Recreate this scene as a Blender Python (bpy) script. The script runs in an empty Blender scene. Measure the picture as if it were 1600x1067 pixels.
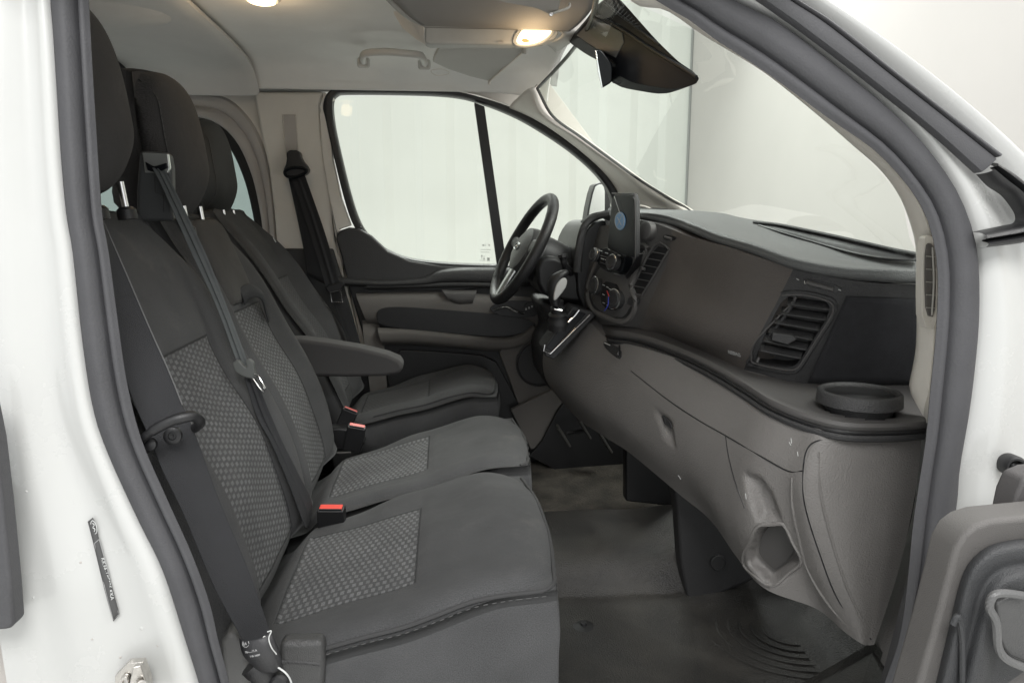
import bpy, math, random
from mathutils import Vector, Matrix
from mathutils.bvhtree import BVHTree
random.seed(4)
S = bpy.context.scene
COL = S.collection
H = 1.03
F = 1130.0
V = Vector
# ------------------------------------------------------------------ camera
YW = V((-107, 193, -1130)).normalized()
_p = math.atan(193 / 1130)
ZW = V((0, math.cos(_p), math.sin(_p)))
XW = YW.cross(ZW)
CAM = V((0, 0, H))
cam = bpy.data.objects.new('camera', bpy.data.cameras.new('camera'))
COL.objects.link(cam)
M = Matrix((XW, YW, ZW)).to_4x4()
M.translation = CAM
cam.matrix_world = M
cam.data.lens = F / 1600 * 36
cam.data.sensor_width = 36
cam.data.clip_start = 0.02
cam.data.clip_end = 200
S.camera = cam
# ------------------------------------------------------------------ world, lamps, exposure
w = bpy.data.worlds.new('World')
S.world = w
w.use_nodes = True
bg = w.node_tree.nodes['Background']
bg.inputs[0].default_value = (0.985, 1.0, 1.0, 1)
bg.inputs[1].default_value = 0.68
S.view_settings.view_transform = 'Standard'
S.view_settings.look = 'None'
S.view_settings.exposure = 0.75
S.view_settings.gamma = 1


def area(name, loc, target, size, power, color=(1, 1, 1), size_y=None):
    l = bpy.data.lights.new(name, 'AREA')
    l.energy = power
    l.size = size
    l.color = color
    if size_y:
        l.shape = 'RECTANGLE'
        l.size_y = size_y
    o = bpy.data.objects.new(name, l)
    COL.objects.link(o)
    o.location = loc
    o.rotation_euler = (V(target) - V(loc)).to_track_quat('-Z', 'Y').to_euler()
    return o


area('booth_lamp_side', (0.0, -1.1, 3.0), (0.1, 1.7, 0.3), 1.6, 62, (1, 0.99, 0.975), 1.2)
area('cab_fill_front', (2.5, 1.2, 3.3), (0.4, 2.2, 0.7), 1.6, 75, (1, 0.99, 0.97), 1.5)  # unseen fill lamp added to brighten the cab through the windscreen
area('wall_fill_corner', (0.9, 6.2, 3.9), (2.9, 6.0, 1.5), 1.6, 18, (0.98, 1, 0.97))  # unseen lamp added to brighten the front wall
area('cab_fill_far', (0.3, 6.0, 3.8), (0.3, 3.0, 0.9), 3.0, 95, (0.97, 1, 0.97), 1.5)  # unseen fill lamp added to brighten the cab from the far side


# ------------------------------------------------------------------ projection helpers
def ray(px, py):
    v = V((px - 800, 533 - py, -F))
    return V((v.dot(XW), v.dot(YW), v.dot(ZW)))


def P(px, py, y):
    d = ray(px, py)
    return CAM + d * (y / d.y)


def PZ(px, py, z):
    d = ray(px, py)
    return CAM + d * ((z - H) / d.z)


def PXp(px, py, x):
    d = ray(px, py)
    return CAM + d * (x / d.x)


def L3(lst):
    return [P(*a) for a in lst]


def LY(lst, y):
    return [P(a[0], a[1], y) for a in lst]


# ------------------------------------------------------------------ materials
def mat(name, rgb, rough=0.6, bump=0.0, scale=600, var=0.0, vscale=6, metal=0.0, spec=0.5, sheen=0.0, coat=0.0, var_rgb=None, bdist=0.001, weave=False):
    m = bpy.data.materials.new(name)
    m.use_nodes = True
    nt = m.node_tree
    N, Lk = nt.nodes, nt.links
    b = N['Principled BSDF']
    b.inputs['Base Color'].default_value = (*rgb, 1)
    b.inputs['Roughness'].default_value = rough
    b.inputs['Metallic'].default_value = metal
    b.inputs['Specular IOR Level'].default_value = spec
    b.inputs['Sheen Weight'].default_value = sheen
    b.inputs['Coat Weight'].default_value = coat
    tc = N.new('ShaderNodeTexCoord')
    if var:
        n = N.new('ShaderNodeTexNoise')
        n.inputs['Scale'].default_value = vscale
        n.inputs['Detail'].default_value = 8
        n.inputs['Roughness'].default_value = 0.65
        Lk.new(tc.outputs['Object'], n.inputs['Vector'])
        r = N.new('ShaderNodeMapRange')
        r.inputs[1].default_value = 0.35
        r.inputs[2].default_value = 0.7
        Lk.new(n.outputs[0], r.inputs[0])
        mx = N.new('ShaderNodeMix')
        mx.data_type = 'RGBA'
        v2 = var_rgb or [c * (1 + var) for c in rgb]
        mx.inputs[6].default_value = (*[c * (1 - var * 0.5) if not var_rgb else c for c in rgb], 1)
        mx.inputs[7].default_value = (*v2, 1)
        Lk.new(r.outputs[0], mx.inputs[0])
        Lk.new(mx.outputs[2], b.inputs['Base Color'])
        r2 = N.new('ShaderNodeMapRange')
        r2.inputs[3].default_value = rough - 0.07
        r2.inputs[4].default_value = min(1, rough + 0.1)
        Lk.new(n.outputs[0], r2.inputs[0])
        Lk.new(r2.outputs[0], b.inputs['Roughness'])
    if bump:
        if weave:
            mp = N.new('ShaderNodeMapping')
            mp.inputs['Scale'].default_value = (scale, scale, scale)
            Lk.new(tc.outputs['Object'], mp.inputs[0])
            n2 = N.new('ShaderNodeTexVoronoi')
            n2.inputs['Scale'].default_value = 1
            Lk.new(mp.outputs[0], n2.inputs['Vector'])
        else:
            n2 = N.new('ShaderNodeTexNoise')
            n2.inputs['Scale'].default_value = scale
            n2.inputs['Detail'].default_value = 3
            Lk.new(tc.outputs['Object'], n2.inputs['Vector'])
        bp = N.new('ShaderNodeBump')
        bp.inputs['Strength'].default_value = min(1, bump * 1.5)
        bp.inputs['Distance'].default_value = bdist * 1.6
        Lk.new(n2.outputs[0], bp.inputs['Height'])
        Lk.new(bp.outputs[0], b.inputs['Normal'])
    return m


def math_node(nt, op, a, b=None, c=None):
    n = nt.nodes.new('ShaderNodeMath')
    n.operation = op
    for i, v in enumerate((a, b, c)):
        if v is None:
            continue
        if isinstance(v, (int, float)):
            n.inputs[i].default_value = v
        else:
            nt.links.new(v, n.inputs[i])
    return n.outputs[0]


def seat_fabric(name, base, rect, light=2.2, cell=0.0135, wear=1.0):
    """woven cloth; inside rect (u0,u1,v0,v1) of the pad's UV a lighter woven pattern"""
    m = mat(name, base, 0.95, 0, sheen=0.04, spec=0.22)
    nt = m.node_tree
    N, Lk = nt.nodes, nt.links
    b = N['Principled BSDF']
    uv = N.new('ShaderNodeUVMap')
    sp = N.new('ShaderNodeSeparateXYZ')
    Lk.new(uv.outputs[0], sp.inputs[0])
    u, v = sp.outputs[0], sp.outputs[1]
    u0, u1, v0, v1 = rect
    uc, uh, vc, vh = (u0 + u1) / 2, (u1 - u0) / 2, (v0 + v1) / 2, (v1 - v0) / 2
    du = math_node(nt, 'SUBTRACT', math_node(nt, 'ABSOLUTE', math_node(nt, 'SUBTRACT', u, uc)), uh)
    dv = math_node(nt, 'SUBTRACT', math_node(nt, 'ABSOLUTE', math_node(nt, 'SUBTRACT', v, vc)), vh)
    d = math_node(nt, 'MAXIMUM', du, dv)                       # signed distance to the panel edge
    inside = math_node(nt, 'LESS_THAN', d, 0)
    seam = math_node(nt, 'SUBTRACT', 1, math_node(nt, 'MINIMUM', 1, math_node(nt, 'DIVIDE', math_node(nt, 'ABSOLUTE', d), 0.004)))
    # woven little squares
    br = N.new('ShaderNodeTexBrick')
    br.offset = 0.5
    br.inputs['Scale'].default_value = 1.0
    br.inputs['Brick Width'].default_value = cell
    br.inputs['Row Height'].default_value = cell * 1.35
    br.inputs['Mortar Size'].default_value = cell * 0.24
    br.inputs['Mortar Smooth'].default_value = 0.15
    br.inputs['Color1'].default_value = (1, 1, 1, 1)
    br.inputs['Color2'].default_value = (0.6, 0.6, 0.6, 1)
    br.inputs['Mortar'].default_value = (0, 0, 0, 1)
    nz = N.new('ShaderNodeTexNoise')
    nz.inputs['Scale'].default_value = 90
    Lk.new(uv.outputs[0], nz.inputs['Vector'])
    vm = N.new('ShaderNodeVectorMath')
    vm.operation = 'MULTIPLY_ADD'
    vm.inputs[1].default_value = (0.0015, 0.0015, 0)
    Lk.new(nz.outputs['Color'], vm.inputs[0])
    Lk.new(uv.outputs[0], vm.inputs[2])
    Lk.new(vm.outputs[0], br.inputs['Vector'])
    sx = N.new('ShaderNodeSeparateColor')
    Lk.new(br.outputs['Color'], sx.inputs[0])
    pat = sx.outputs[0]
    base_n = N.new('ShaderNodeTexNoise')
    base_n.inputs['Scale'].default_value = 9
    base_n.inputs['Detail'].default_value = 7
    Lk.new(uv.outputs[0], base_n.inputs['Vector'])
    fine = N.new('ShaderNodeTexNoise')
    fine.inputs['Scale'].default_value = 650
    fine.inputs['Detail'].default_value = 2
    Lk.new(uv.outputs[0], fine.inputs['Vector'])
    f1 = math_node(nt, 'MULTIPLY_ADD', base_n.outputs[0], 0.55 * wear, 1 - 0.27 * wear)
    f2 = math_node(nt, 'MULTIPLY_ADD', fine.outputs[0], 2.2, -0.1)
    f = math_node(nt, 'MULTIPLY', f1, f2)
    patv = math_node(nt, 'MULTIPLY_ADD', pat, light - 1, 1.12)
    ins = math_node(nt, 'MULTIPLY', inside, math_node(nt, 'SUBTRACT', patv, 1))
    tot = math_node(nt, 'MULTIPLY', f, math_node(nt, 'ADD', 1, ins))
    tot = math_node(nt, 'MULTIPLY', tot, math_node(nt, 'SUBTRACT', 1, math_node(nt, 'MULTIPLY', seam, 0.6)))
    # pale dust smears
    du_n = N.new('ShaderNodeTexNoise')
    du_n.inputs['Scale'].default_value = 5
    du_n.inputs['Detail'].default_value = 10
    du_n.inputs['Roughness'].default_value = 0.8
    Lk.new(uv.outputs[0], du_n.inputs['Vector'])
    dust = N.new('ShaderNodeMapRange')
    dust.inputs[1].default_value = 0.56
    dust.inputs[2].default_value = 0.8
    dust.inputs[4].default_value = 0.16 * wear
    Lk.new(du_n.outputs[0], dust.inputs[0])
    col = N.new('ShaderNodeVectorMath')
    col.operation = 'SCALE'
    col.inputs[0].default_value = base
    Lk.new(tot, col.inputs['Scale'])
    mx = N.new('ShaderNodeMix')
    mx.data_type = 'RGBA'
    mx.inputs[7].default_value = (0.30, 0.28, 0.25, 1)
    Lk.new(col.outputs[0], mx.inputs[6])
    Lk.new(dust.outputs[0], mx.inputs[0])
    Lk.new(mx.outputs[2], b.inputs['Base Color'])
    h = math_node(nt, 'ADD', math_node(nt, 'MULTIPLY', math_node(nt, 'MULTIPLY', pat, inside), 0.5), math_node(nt, 'MULTIPLY', fine.outputs[0], 0.6))
    h = math_node(nt, 'SUBTRACT', h, math_node(nt, 'MULTIPLY', seam, 2.2))
    wr = N.new('ShaderNodeTexNoise')
    wr.inputs['Scale'].default_value = 14
    wr.inputs['Detail'].default_value = 3
    wr.inputs['Distortion'].default_value = 0.8
    Lk.new(uv.outputs[0], wr.inputs['Vector'])
    h = math_node(nt, 'ADD', h, math_node(nt, 'MULTIPLY', wr.outputs[0], 3.5))
    mid = N.new('ShaderNodeTexNoise')
    mid.inputs['Scale'].default_value = 420
    mid.inputs['Detail'].default_value = 3
    Lk.new(uv.outputs[0], mid.inputs['Vector'])
    h = math_node(nt, 'ADD', h, math_node(nt, 'MULTIPLY', mid.outputs[0], 1.0))
    bp = N.new('ShaderNodeBump')
    bp.inputs['Strength'].default_value = 0.8
    bp.inputs['Distance'].default_value = 0.0012
    Lk.new(h, bp.inputs['Height'])
    Lk.new(bp.outputs[0], b.inputs['Normal'])
    return m


def emit(name, rgb, s):
    m = bpy.data.materials.new(name)
    m.use_nodes = True
    b = m.node_tree.nodes['Principled BSDF']
    b.inputs['Base Color'].default_value = (*rgb, 1)
    b.inputs['Emission Color'].default_value = (*rgb, 1)
    b.inputs['Emission Strength'].default_value = s
    return m


def glass(name, tint, refl=0.06):
    m = bpy.data.materials.new(name)
    m.use_nodes = True
    nt = m.node_tree
    nt.nodes.clear()
    out = nt.nodes.new('ShaderNodeOutputMaterial')
    t = nt.nodes.new('ShaderNodeBsdfTransparent')
    t.inputs[0].default_value = (*tint, 1)
    g = nt.nodes.new('ShaderNodeBsdfGlossy')
    g.inputs['Roughness'].default_value = 0.01
    fr = nt.nodes.new('ShaderNodeFresnel')
    fr.inputs[0].default_value = 1.45
    mx = nt.nodes.new('ShaderNodeMixShader')
    sc = math_node(nt, 'MULTIPLY', fr.outputs[0], refl)
    nt.links.new(sc, mx.inputs[0])
    nt.links.new(t.outputs[0], mx.inputs[1])
    nt.links.new(g.outputs[0], mx.inputs[2])
    nt.links.new(mx.outputs[0], out.inputs[0])
    return m


WHITE = mat('white_paint', (0.47, 0.474, 0.462), 0.25, 0, coat=0.6, var=0.02, vscale=3)
SEAL = mat('seal_rubber', (0.052, 0.052, 0.056), 0.62, 0.25, 350, var=0.12, vscale=14)
SEALW = mat('weatherstrip', (0.06, 0.06, 0.064), 0.6, 0.3, 500, var=0.1, vscale=9)
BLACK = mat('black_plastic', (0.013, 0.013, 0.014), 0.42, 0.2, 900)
GLOSSB = mat('gloss_black', (0.008, 0.009, 0.011), 0.22, spec=0.25)
DKPL = mat('dark_plastic', (0.033, 0.033, 0.034), 0.5, 0.8, 330, bdist=0.0013, var=0.08, vscale=5)
DKFAB = mat('dark_speaker_cloth', (0.022, 0.022, 0.025), 0.9, 0.9, 1500, var=0.3, vscale=40)
TOPPL = mat('dash_top_plastic', (0.075, 0.078, 0.078), 0.5, 0.8, 330, bdist=0.0013, var=0.12, vscale=7)
TAUPE = mat('taupe_plastic', (0.172, 0.164, 0.157), 0.42, 0.8, 330, bdist=0.0013, var=0.10, vscale=4)
AIRBAG = mat('airbag_plastic', (0.098, 0.088, 0.081), 0.36, 0.8, 330, bdist=0.0013, var=0.07, vscale=5)
GREYPL = mat('stack_plastic', (0.085, 0.082, 0.08), 0.4, 0.4, 900)
DOORTP = mat('door_taupe', (0.12, 0.112, 0.105), 0.6, 0.5, 900, var=0.08, vscale=6)
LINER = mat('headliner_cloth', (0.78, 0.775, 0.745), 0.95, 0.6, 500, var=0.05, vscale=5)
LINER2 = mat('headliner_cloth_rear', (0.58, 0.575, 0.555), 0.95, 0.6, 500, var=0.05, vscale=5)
TRIM = mat('beige_trim', (0.68, 0.65, 0.595), 0.55, 0.4, 800, var=0.05, vscale=6)
TRIMG = mat('grey_trim', (0.42, 0.395, 0.37), 0.6, 0.4, 800, var=0.08, vscale=6)
CONS = mat('console_plastic', (0.40, 0.39, 0.36), 0.45, 0.3, 800, var=0.07, vscale=10)
CHROME = mat('chrome', (0.8, 0.8, 0.8), 0.15, metal=1)
STEEL = mat('steel', (0.55, 0.53, 0.5), 0.32, 0.2, 300, metal=1, var=0.2, vscale=60)
MIRR = mat('mirror_glass', (0.9, 0.92, 0.92), 0.02, metal=1)
BELT = mat('belt_webbing', (0.020, 0.0205, 0.023), 0.75, 0.7, 900, var=0.15, vscale=30)
BELTL = mat('belt_webbing_grey', (0.085, 0.092, 0.094), 0.6, 0.7, 900, var=0.15, vscale=30)
LEATHER = mat('wheel_leather', (0.022, 0.022, 0.023), 0.33, 0.4, 700)
RED = mat('buckle_red', (0.75, 0.075, 0.055), 0.4)
STITCH = mat('stitch_thread', (0.10, 0.10, 0.10), 0.8)
PIPE = mat('seat_piping', (0.045, 0.045, 0.046), 0.85, 0.5, 1200)
BLUE = mat('disc_reflection', (0.22, 0.42, 0.68), 0.4)
PALE = mat('pale_reflection', (0.55, 0.56, 0.55), 0.6)
GREYINK = mat('grey_ink', (0.38, 0.40, 0.37), 0.7)
GLW = glass('windscreen_glass', (0.95, 0.985, 0.945), 0.12)
GLS = glass('side_glass', (0.98, 0.99, 0.97), 0.2)
GLD = glass('rear_side_glass', (0.62, 0.68, 0.68), 0.3)

# ------------------------------------------------------------------ object helpers
ORG = {}
MESH = {}


def thing(name, label, cat, loc=(0, 0, 0), group=None):
    o = bpy.data.objects.new(name, None)
    o.empty_display_size = 0.05
    COL.objects.link(o)
    o.location = loc
    o['label'] = label
    o['category'] = cat
    if group:
        o['group'] = group
    ORG[o] = V(loc)
    return o


def tag(o, label=None, cat=None, group=None, kind=None):
    if label:
        o['label'] = label
    if cat:
        o['category'] = cat
    if group:
        o['group'] = group
    if kind:
        o['kind'] = kind
    return o


def mk(name, verts, faces, m, parent=None, smooth=True, uv=None, bevel=0, seg=3, solid=0, soff=-1, sub=0, angle=40, clean=False):
    verts = [V(v) for v in verts]
    if parent:
        org = ORG[parent]
    else:
        xs = [v.x for v in verts]
        ys = [v.y for v in verts]
        zs = [v.z for v in verts]
        org = V(((min(xs) + max(xs)) / 2, (min(ys) + max(ys)) / 2, min(zs)))
    me = bpy.data.meshes.new(name)
    me.from_pydata([v - org for v in verts], [], faces)
    me.validate()
    if uv:
        ul = me.uv_layers.new(name='UVMap')
        for lp in me.loops:
            ul.data[lp.index].uv = uv[lp.vertex_index]
    if clean:
        import bmesh
        bm = bmesh.new()
        bm.from_mesh(me)
        bmesh.ops.remove_doubles(bm, verts=bm.verts, dist=1e-5)
        bmesh.ops.recalc_face_normals(bm, faces=bm.faces)
        bm.to_mesh(me)
        bm.free()
    if smooth:
        me.shade_smooth()
        if angle and not bevel:
            me.set_sharp_from_angle(angle=math.radians(angle))
    me.materials.append(m)
    o = bpy.data.objects.new(name, me)
    COL.objects.link(o)
    if parent:
        o.parent = parent
    else:
        o.location = org
    ORG[o] = org
    MESH[o] = (verts, faces)
    if solid:
        md = o.modifiers.new('thickness', 'SOLIDIFY')
        md.thickness = solid
        md.offset = soff
    if bevel:
        md = o.modifiers.new('bevel', 'BEVEL')
        md.width = bevel
        md.segments = seg
        md.limit_method = 'ANGLE'
        md.angle_limit = math.radians(38)
        md.harden_normals = True
    if sub:
        md = o.modifiers.new('sub', 'SUBSURF')
        md.levels = sub
        md.render_levels = sub
    return o


def cr(pts, n, closed=False):
    """Catmull-Rom resampling, n pieces per span"""
    pts = [V(p) for p in pts]
    k = len(pts)
    out = []
    spans = k if closed else k - 1
    for i in range(spans):
        if closed:
            p0, p1, p2, p3 = pts[(i - 1) % k], pts[i], pts[(i + 1) % k], pts[(i + 2) % k]
        else:
            p1, p2 = pts[i], pts[i + 1]
            p0 = pts[i - 1] if i else p1 * 2 - p2
            p3 = pts[i + 2] if i + 2 < k else p2 * 2 - p1
        for j in range(n):
            t = j / n
            out.append(0.5 * ((2 * p1) + (p2 - p0) * t + (2 * p0 - 5 * p1 + 4 * p2 - p3) * t * t + (3 * p1 - p0 - 3 * p2 + p3) * t ** 3))
    if not closed:
        out.append(pts[-1].copy())
    return out


def resample(pts, n, closed=False):
    q = cr(pts, 12, closed)
    if closed:
        q.append(q[0].copy())
    d = [0]
    for a, b in zip(q, q[1:]):
        d.append(d[-1] + (b - a).length)
    out = []
    m = n if closed else n - 1
    j = 0
    for i in range(n):
        s = d[-1] * i / m
        while j < len(d) - 2 and d[j + 1] < s:
            j += 1
        t = (s - d[j]) / max(1e-9, d[j + 1] - d[j])
        out.append(q[j].lerp(q[j + 1], min(1, max(0, t))))
    return out


def loft(name, rows, m, parent=None, nu=6, nv=6, closed_v=False, cap=False, **kw):
    """rows: control rows, smooth in both directions (nu=1 / nv=1 keeps it linear)"""
    rr = [cr(r, nv, closed_v) if nv > 1 else [V(p) for p in r] for r in rows]
    nc = len(rr[0])
    if nu > 1:
        cols = [cr([r[j] for r in rr], nu) for j in range(nc)]
        rr = [[cols[j][i] for j in range(nc)] for i in range(len(cols[0]))]
    nr = len(rr)
    verts = [v for r in rr for v in r]
    faces = []
    w = nc if closed_v else nc - 1
    for i in range(nr - 1):
        for j in range(w):
            a, b = i * nc + j, i * nc + (j + 1) % nc
            faces.append((a, b, b + nc, a + nc))
    if cap:
        faces.append(tuple(range(nc))[::-1])
        faces.append(tuple((nr - 1) * nc + j for j in range(nc)))
    return mk(name, verts, faces, m, parent, **kw)


def rnd2(poly, n=2, keep=0.25):
    """Chaikin corner rounding of a closed list of tuples or vectors"""
    p = [V(a) for a in poly]
    for _ in range(n):
        q = []
        for i in range(len(p)):
            a, b = p[i], p[(i + 1) % len(p)]
            q += [a.lerp(b, keep), a.lerp(b, 1 - keep)]
        p = q
    return p


def prism(name, pts, vec, m, parent=None, bevel=0.003, seg=2, **kw):
    pts = [V(p) for p in pts]
    vec = V(vec)
    n = len(pts)
    verts = pts + [p + vec for p in pts]
    nrm = V((0, 0, 0))
    for i in range(n):
        nrm += pts[i].cross(pts[(i + 1) % n])
    fr = tuple(range(n))
    bk = tuple(range(n, 2 * n))
    faces = [fr, bk[::-1]] + [(i, i + n, (i + 1) % n + n, (i + 1) % n) for i in range(n)]
    if nrm.dot(vec) > 0:
        faces = [f[::-1] for f in faces]
    return mk(name, verts, faces, m, parent, bevel=bevel, seg=seg, **kw)


def pprism(name, px, y, depth, m, parent=None, r=0, **kw):
    """px outline on the plane Y=y, real thickness `depth` going away"""
    pts = LY(px, y)
    if r:
        pts = rnd2(pts, r)
    return prism(name, pts, (0, depth, 0), m, parent, **kw)


def tube(name, pts, r, m, parent=None, seg=8, n=6, closed=False, cap=True, flat=1.0, **kw):
    c = cr(pts, n, closed) if n > 1 else [V(p) for p in pts]
    k = len(c)
    verts = []
    up = V((0.13, 0.27, 0.95)).normalized()
    for i, p in enumerate(c):
        a = c[(i - 1) % k] if (i or closed) else c[0]
        b = c[(i + 1) % k] if (i < k - 1 or closed) else c[-1]
        t = (b - a).normalized()
        s = t.cross(up)
        if s.length < 1e-4:
            s = t.cross(V((1, 0, 0)))
        s.normalize()
        u = s.cross(t)
        rr = r[i * len(r) // k] if isinstance(r, (list, tuple)) else r
        for j in range(seg):
            an = 2 * math.pi * j / seg
            verts.append(p + s * math.cos(an) * rr + u * math.sin(an) * rr * flat)
    faces = []
    for i in range(k if closed else k - 1):
        for j in range(seg):
            a = i * seg + j
            b = i * seg + (j + 1) % seg
            a2 = ((i + 1) % k) * seg + j
            b2 = ((i + 1) % k) * seg + (j + 1) % seg
            faces.append((a, b, b2, a2))
    if cap and not closed:
        faces.append(tuple(range(seg))[::-1])
        faces.append(tuple((k - 1) * seg + j for j in range(seg)))
    return mk(name, verts, faces, m, parent, **kw)


def frame_axes(n):
    n = V(n).normalized()
    s = n.cross(V((0, 0, 1)))
    if s.length < 1e-3:
        s = V((1, 0, 0))
    s.normalize()
    return s, s.cross(n) * -1, n


def lathe(name, c, axis, prof, m, parent=None, seg=32, scale=(1, 1), **kw):
    """prof: list of (radius, height along axis)"""
    s, u, n = frame_axes(axis)
    c = V(c)
    verts, faces = [], []
    for r, h in prof:
        for j in range(seg):
            a = 2 * math.pi * j / seg
            verts.append(c + s * math.cos(a) * r * scale[0] + u * math.sin(a) * r * scale[1] + n * h)
    for i in range(len(prof) - 1):
        for j in range(seg):
            a, b = i * seg + j, i * seg + (j + 1) % seg
            faces.append((a, b, b + seg, a + seg))
    if prof[0][0] > 1e-5:
        faces.append(tuple(range(seg))[::-1])
    if prof[-1][0] > 1e-5:
        faces.append(tuple((len(prof) - 1) * seg + j for j in range(seg)))
    return mk(name, verts, faces, m, parent, clean=True, **kw)


def box(name, c, A, B, N, size, m, parent=None, bevel=0.004, seg=3, **kw):
    c, A, B, N = V(c), V(A).normalized(), V(B).normalized(), V(N).normalized()
    a, b, n = [x / 2 for x in size]
    pts = [c + A * sa * a + B * sb * b - N * n for sa, sb in ((-1, -1), (1, -1), (1, 1), (-1, 1))]
    return prism(name, pts, N * 2 * n, m, parent, bevel=bevel, seg=seg, **kw)


def ss(x, a, b):
    t = max(0, min(1, (x - a) / (b - a)))
    return t * t * (3 - 2 * t)


def pad(name, O, A, B, N, ha, hb, thick, m, parent=None, fn=None, wid=None, k=0.12, edge=0.03, na=56, nb=44, roll=0.02, wrinkle=0.0, p=6):
    """upholstered pad: front surface over (a,b) in [-1,1]^2, rolled edge, sides and back"""
    O, A, B, N = V(O), V(A).normalized(), V(B).normalized(), V(N).normalized()
    verts, uv, idx = [], [], {}

    def spread(t):
        return math.sin(t * math.pi / 2) * 0.35 + t * 0.65

    def pos(a, b, extra=0):
        x = a * ha * math.sqrt(max(0, 1 - b * b * k))
        wd = wid(a) if wid else 1
        y = b * hb * wd * math.sqrt(max(0, 1 - a * a * k))
        return x, y

    for i in range(na + 1):
        for j in range(nb + 1):
            a = spread(2 * i / na - 1)
            b = spread(2 * j / nb - 1)
            x, y = pos(a, b)
            e = (abs(a) ** p + abs(b) ** p)
            e = 1 - math.sqrt(max(0, 1 - min(1, e)))
            z = -edge * e
            if fn:
                z += fn(a, b)
            idx[(i, j)] = len(verts)
            verts.append(O + A * x + B * y + N * z)
            uv.append((x, y))
    faces = [(idx[(i, j)], idx[(i + 1, j)], idx[(i + 1, j + 1)], idx[(i, j + 1)]) for i in range(na) for j in range(nb)]
    loop = [(i, 0) for i in range(na)] + [(na, j) for j in range(nb)] + [(i, nb) for i in range(na, 0, -1)] + [(0, j) for j in range(nb, 0, -1)]
    prev = [idx[q] for q in loop]
    rings = [verts[idx[q]].copy() for q in loop]
    ns = 16 if wrinkle else 7
    for st_ in range(1, ns + 1):
        t = st_ / ns
        bulge = 0.010 * math.sin(min(1, t * 1.6) * math.pi * 0.62) - roll * t ** 3
        cur = []
        for (i, j), base in zip(loop, rings):
            a = spread(2 * i / na - 1)
            b = spread(2 * j / nb - 1)
            x, y = pos(a, b)
            d = V((x / ha, y / hb, 0))
            d = d / max(abs(d.x), abs(d.y), 1e-6)
            bl = bulge
            if wrinkle:
                dp = t * thick
                bl += wrinkle * math.sin(dp * 75 - (x + ha) * 16 + 1.6 * math.sin(x * 13)) * math.exp(-((x + ha * 0.55) / 0.22) ** 2) * ss(t, 0.05, 0.25)
                bl += wrinkle * 0.5 * math.sin(dp * 30 + x * 24) * ss(t, 0.1, 0.4)
            q = base + (A * (d.x if abs(d.x) > 0.8 else d.x * 0.5) + B * (d.y if abs(d.y) > 0.8 else d.y * 0.5)) * bl
            q -= N * (thick * t)
            cur.append(len(verts))
            verts.append(q)
            uv.append((9 + x, 9 + y + t * thick))
        n = len(loop)
        for q in range(n):
            faces.append((prev[q], cur[q], cur[(q + 1) % n], prev[(q + 1) % n])[::-1])
        prev = cur
    faces.append(tuple(prev))
    o = mk(name, verts, faces, m, parent, uv=uv, angle=0)

    def surf(a, b, off=0.0):
        x, y = pos(a, b)
        e = 1 - math.sqrt(max(0, 1 - min(1, abs(a) ** p + abs(b) ** p)))
        z = -edge * e + (fn(a, b) if fn else 0) + off
        return O + A * x + B * y + N * z
    return o, surf


_bvh = {}


def to_px(v):
    v = V(v) - CAM
    c = XW * v.x + YW * v.y + ZW * v.z
    return 800 - c.x / c.z * F, 533 + c.y / c.z * F


def dent(o, poly, depth, soft, direction=None, m2=None):
    """press a recess with the given outline into o's real surface"""
    me = o.data
    n = len(poly)
    nm = [v.normal.copy() for v in me.vertices]
    moved = set()
    for v in me.vertices:
        x, y = to_px(v.co + ORG[o])
        ins_ = False
        dmin = 1e9
        for i in range(n):
            x0, y0 = poly[i]
            x1, y1 = poly[(i + 1) % n]
            if (y0 > y) != (y1 > y) and x < (x1 - x0) * (y - y0) / (y1 - y0) + x0:
                ins_ = not ins_
            L2 = (x1 - x0) ** 2 + (y1 - y0) ** 2
            t = max(0, min(1, ((x - x0) * (x1 - x0) + (y - y0) * (y1 - y0)) / L2))
            dmin = min(dmin, math.hypot(x - x0 - t * (x1 - x0), y - y0 - t * (y1 - y0)))
        if ins_:
            k = ss(dmin, 0, soft)
            d = V(direction) if direction else -(nm[v.index] if nm[v.index].dot(CAM - v.co - ORG[o]) > 0 else -nm[v.index])
            v.co += d * depth * k
            if k > 0.6:
                moved.add(v.index)
    if m2:
        me.materials.append(m2)
        for p in me.polygons:
            if any(i in moved for i in p.vertices):
                p.material_index = 1
    me.update()



def hit(o, px, py, off=0.0):
    """the point of object o's surface met by the line from the camera through a spot of the picture, and its normal"""
    if o not in _bvh:
        vs, fs = MESH[o]
        _bvh[o] = BVHTree.FromPolygons(vs, fs)
    d = ray(px, py).normalized()
    loc, n, i, dist = _bvh[o].ray_cast(CAM, d)
    if loc is None:
        loc, n, i, dist = _bvh[o].find_nearest(CAM + d * 1.6)
    if n.dot(d) > 0:
        n = -n
    return loc + n * off, n


def sline(name, o, px, r, m, parent, off=0.0, closed=False, n=5, **kw):
    return tube(name, [hit(o, a, b, off)[0] for a, b in px], r, m, parent, seg=6, n=n, closed=closed, **kw)


def spatch(name, o, px, m, parent, off=0.001, thick=0.004, r=0, bevel=0.001, **kw):
    """piece lying on o's surface: outline + thickness"""
    if r:
        px = [(v.x, v.y) for v in rnd2([(a, b, 0) for a, b in px], r)]
    hs = [hit(o, a, b) for a, b in px]
    nn = V((0, 0, 0))
    for h in hs:
        nn += h[1]
    nn.normalize()
    return prism(name, [h[0] + nn * off for h in hs], -nn * thick, m, parent, bevel=bevel, **kw)


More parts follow.
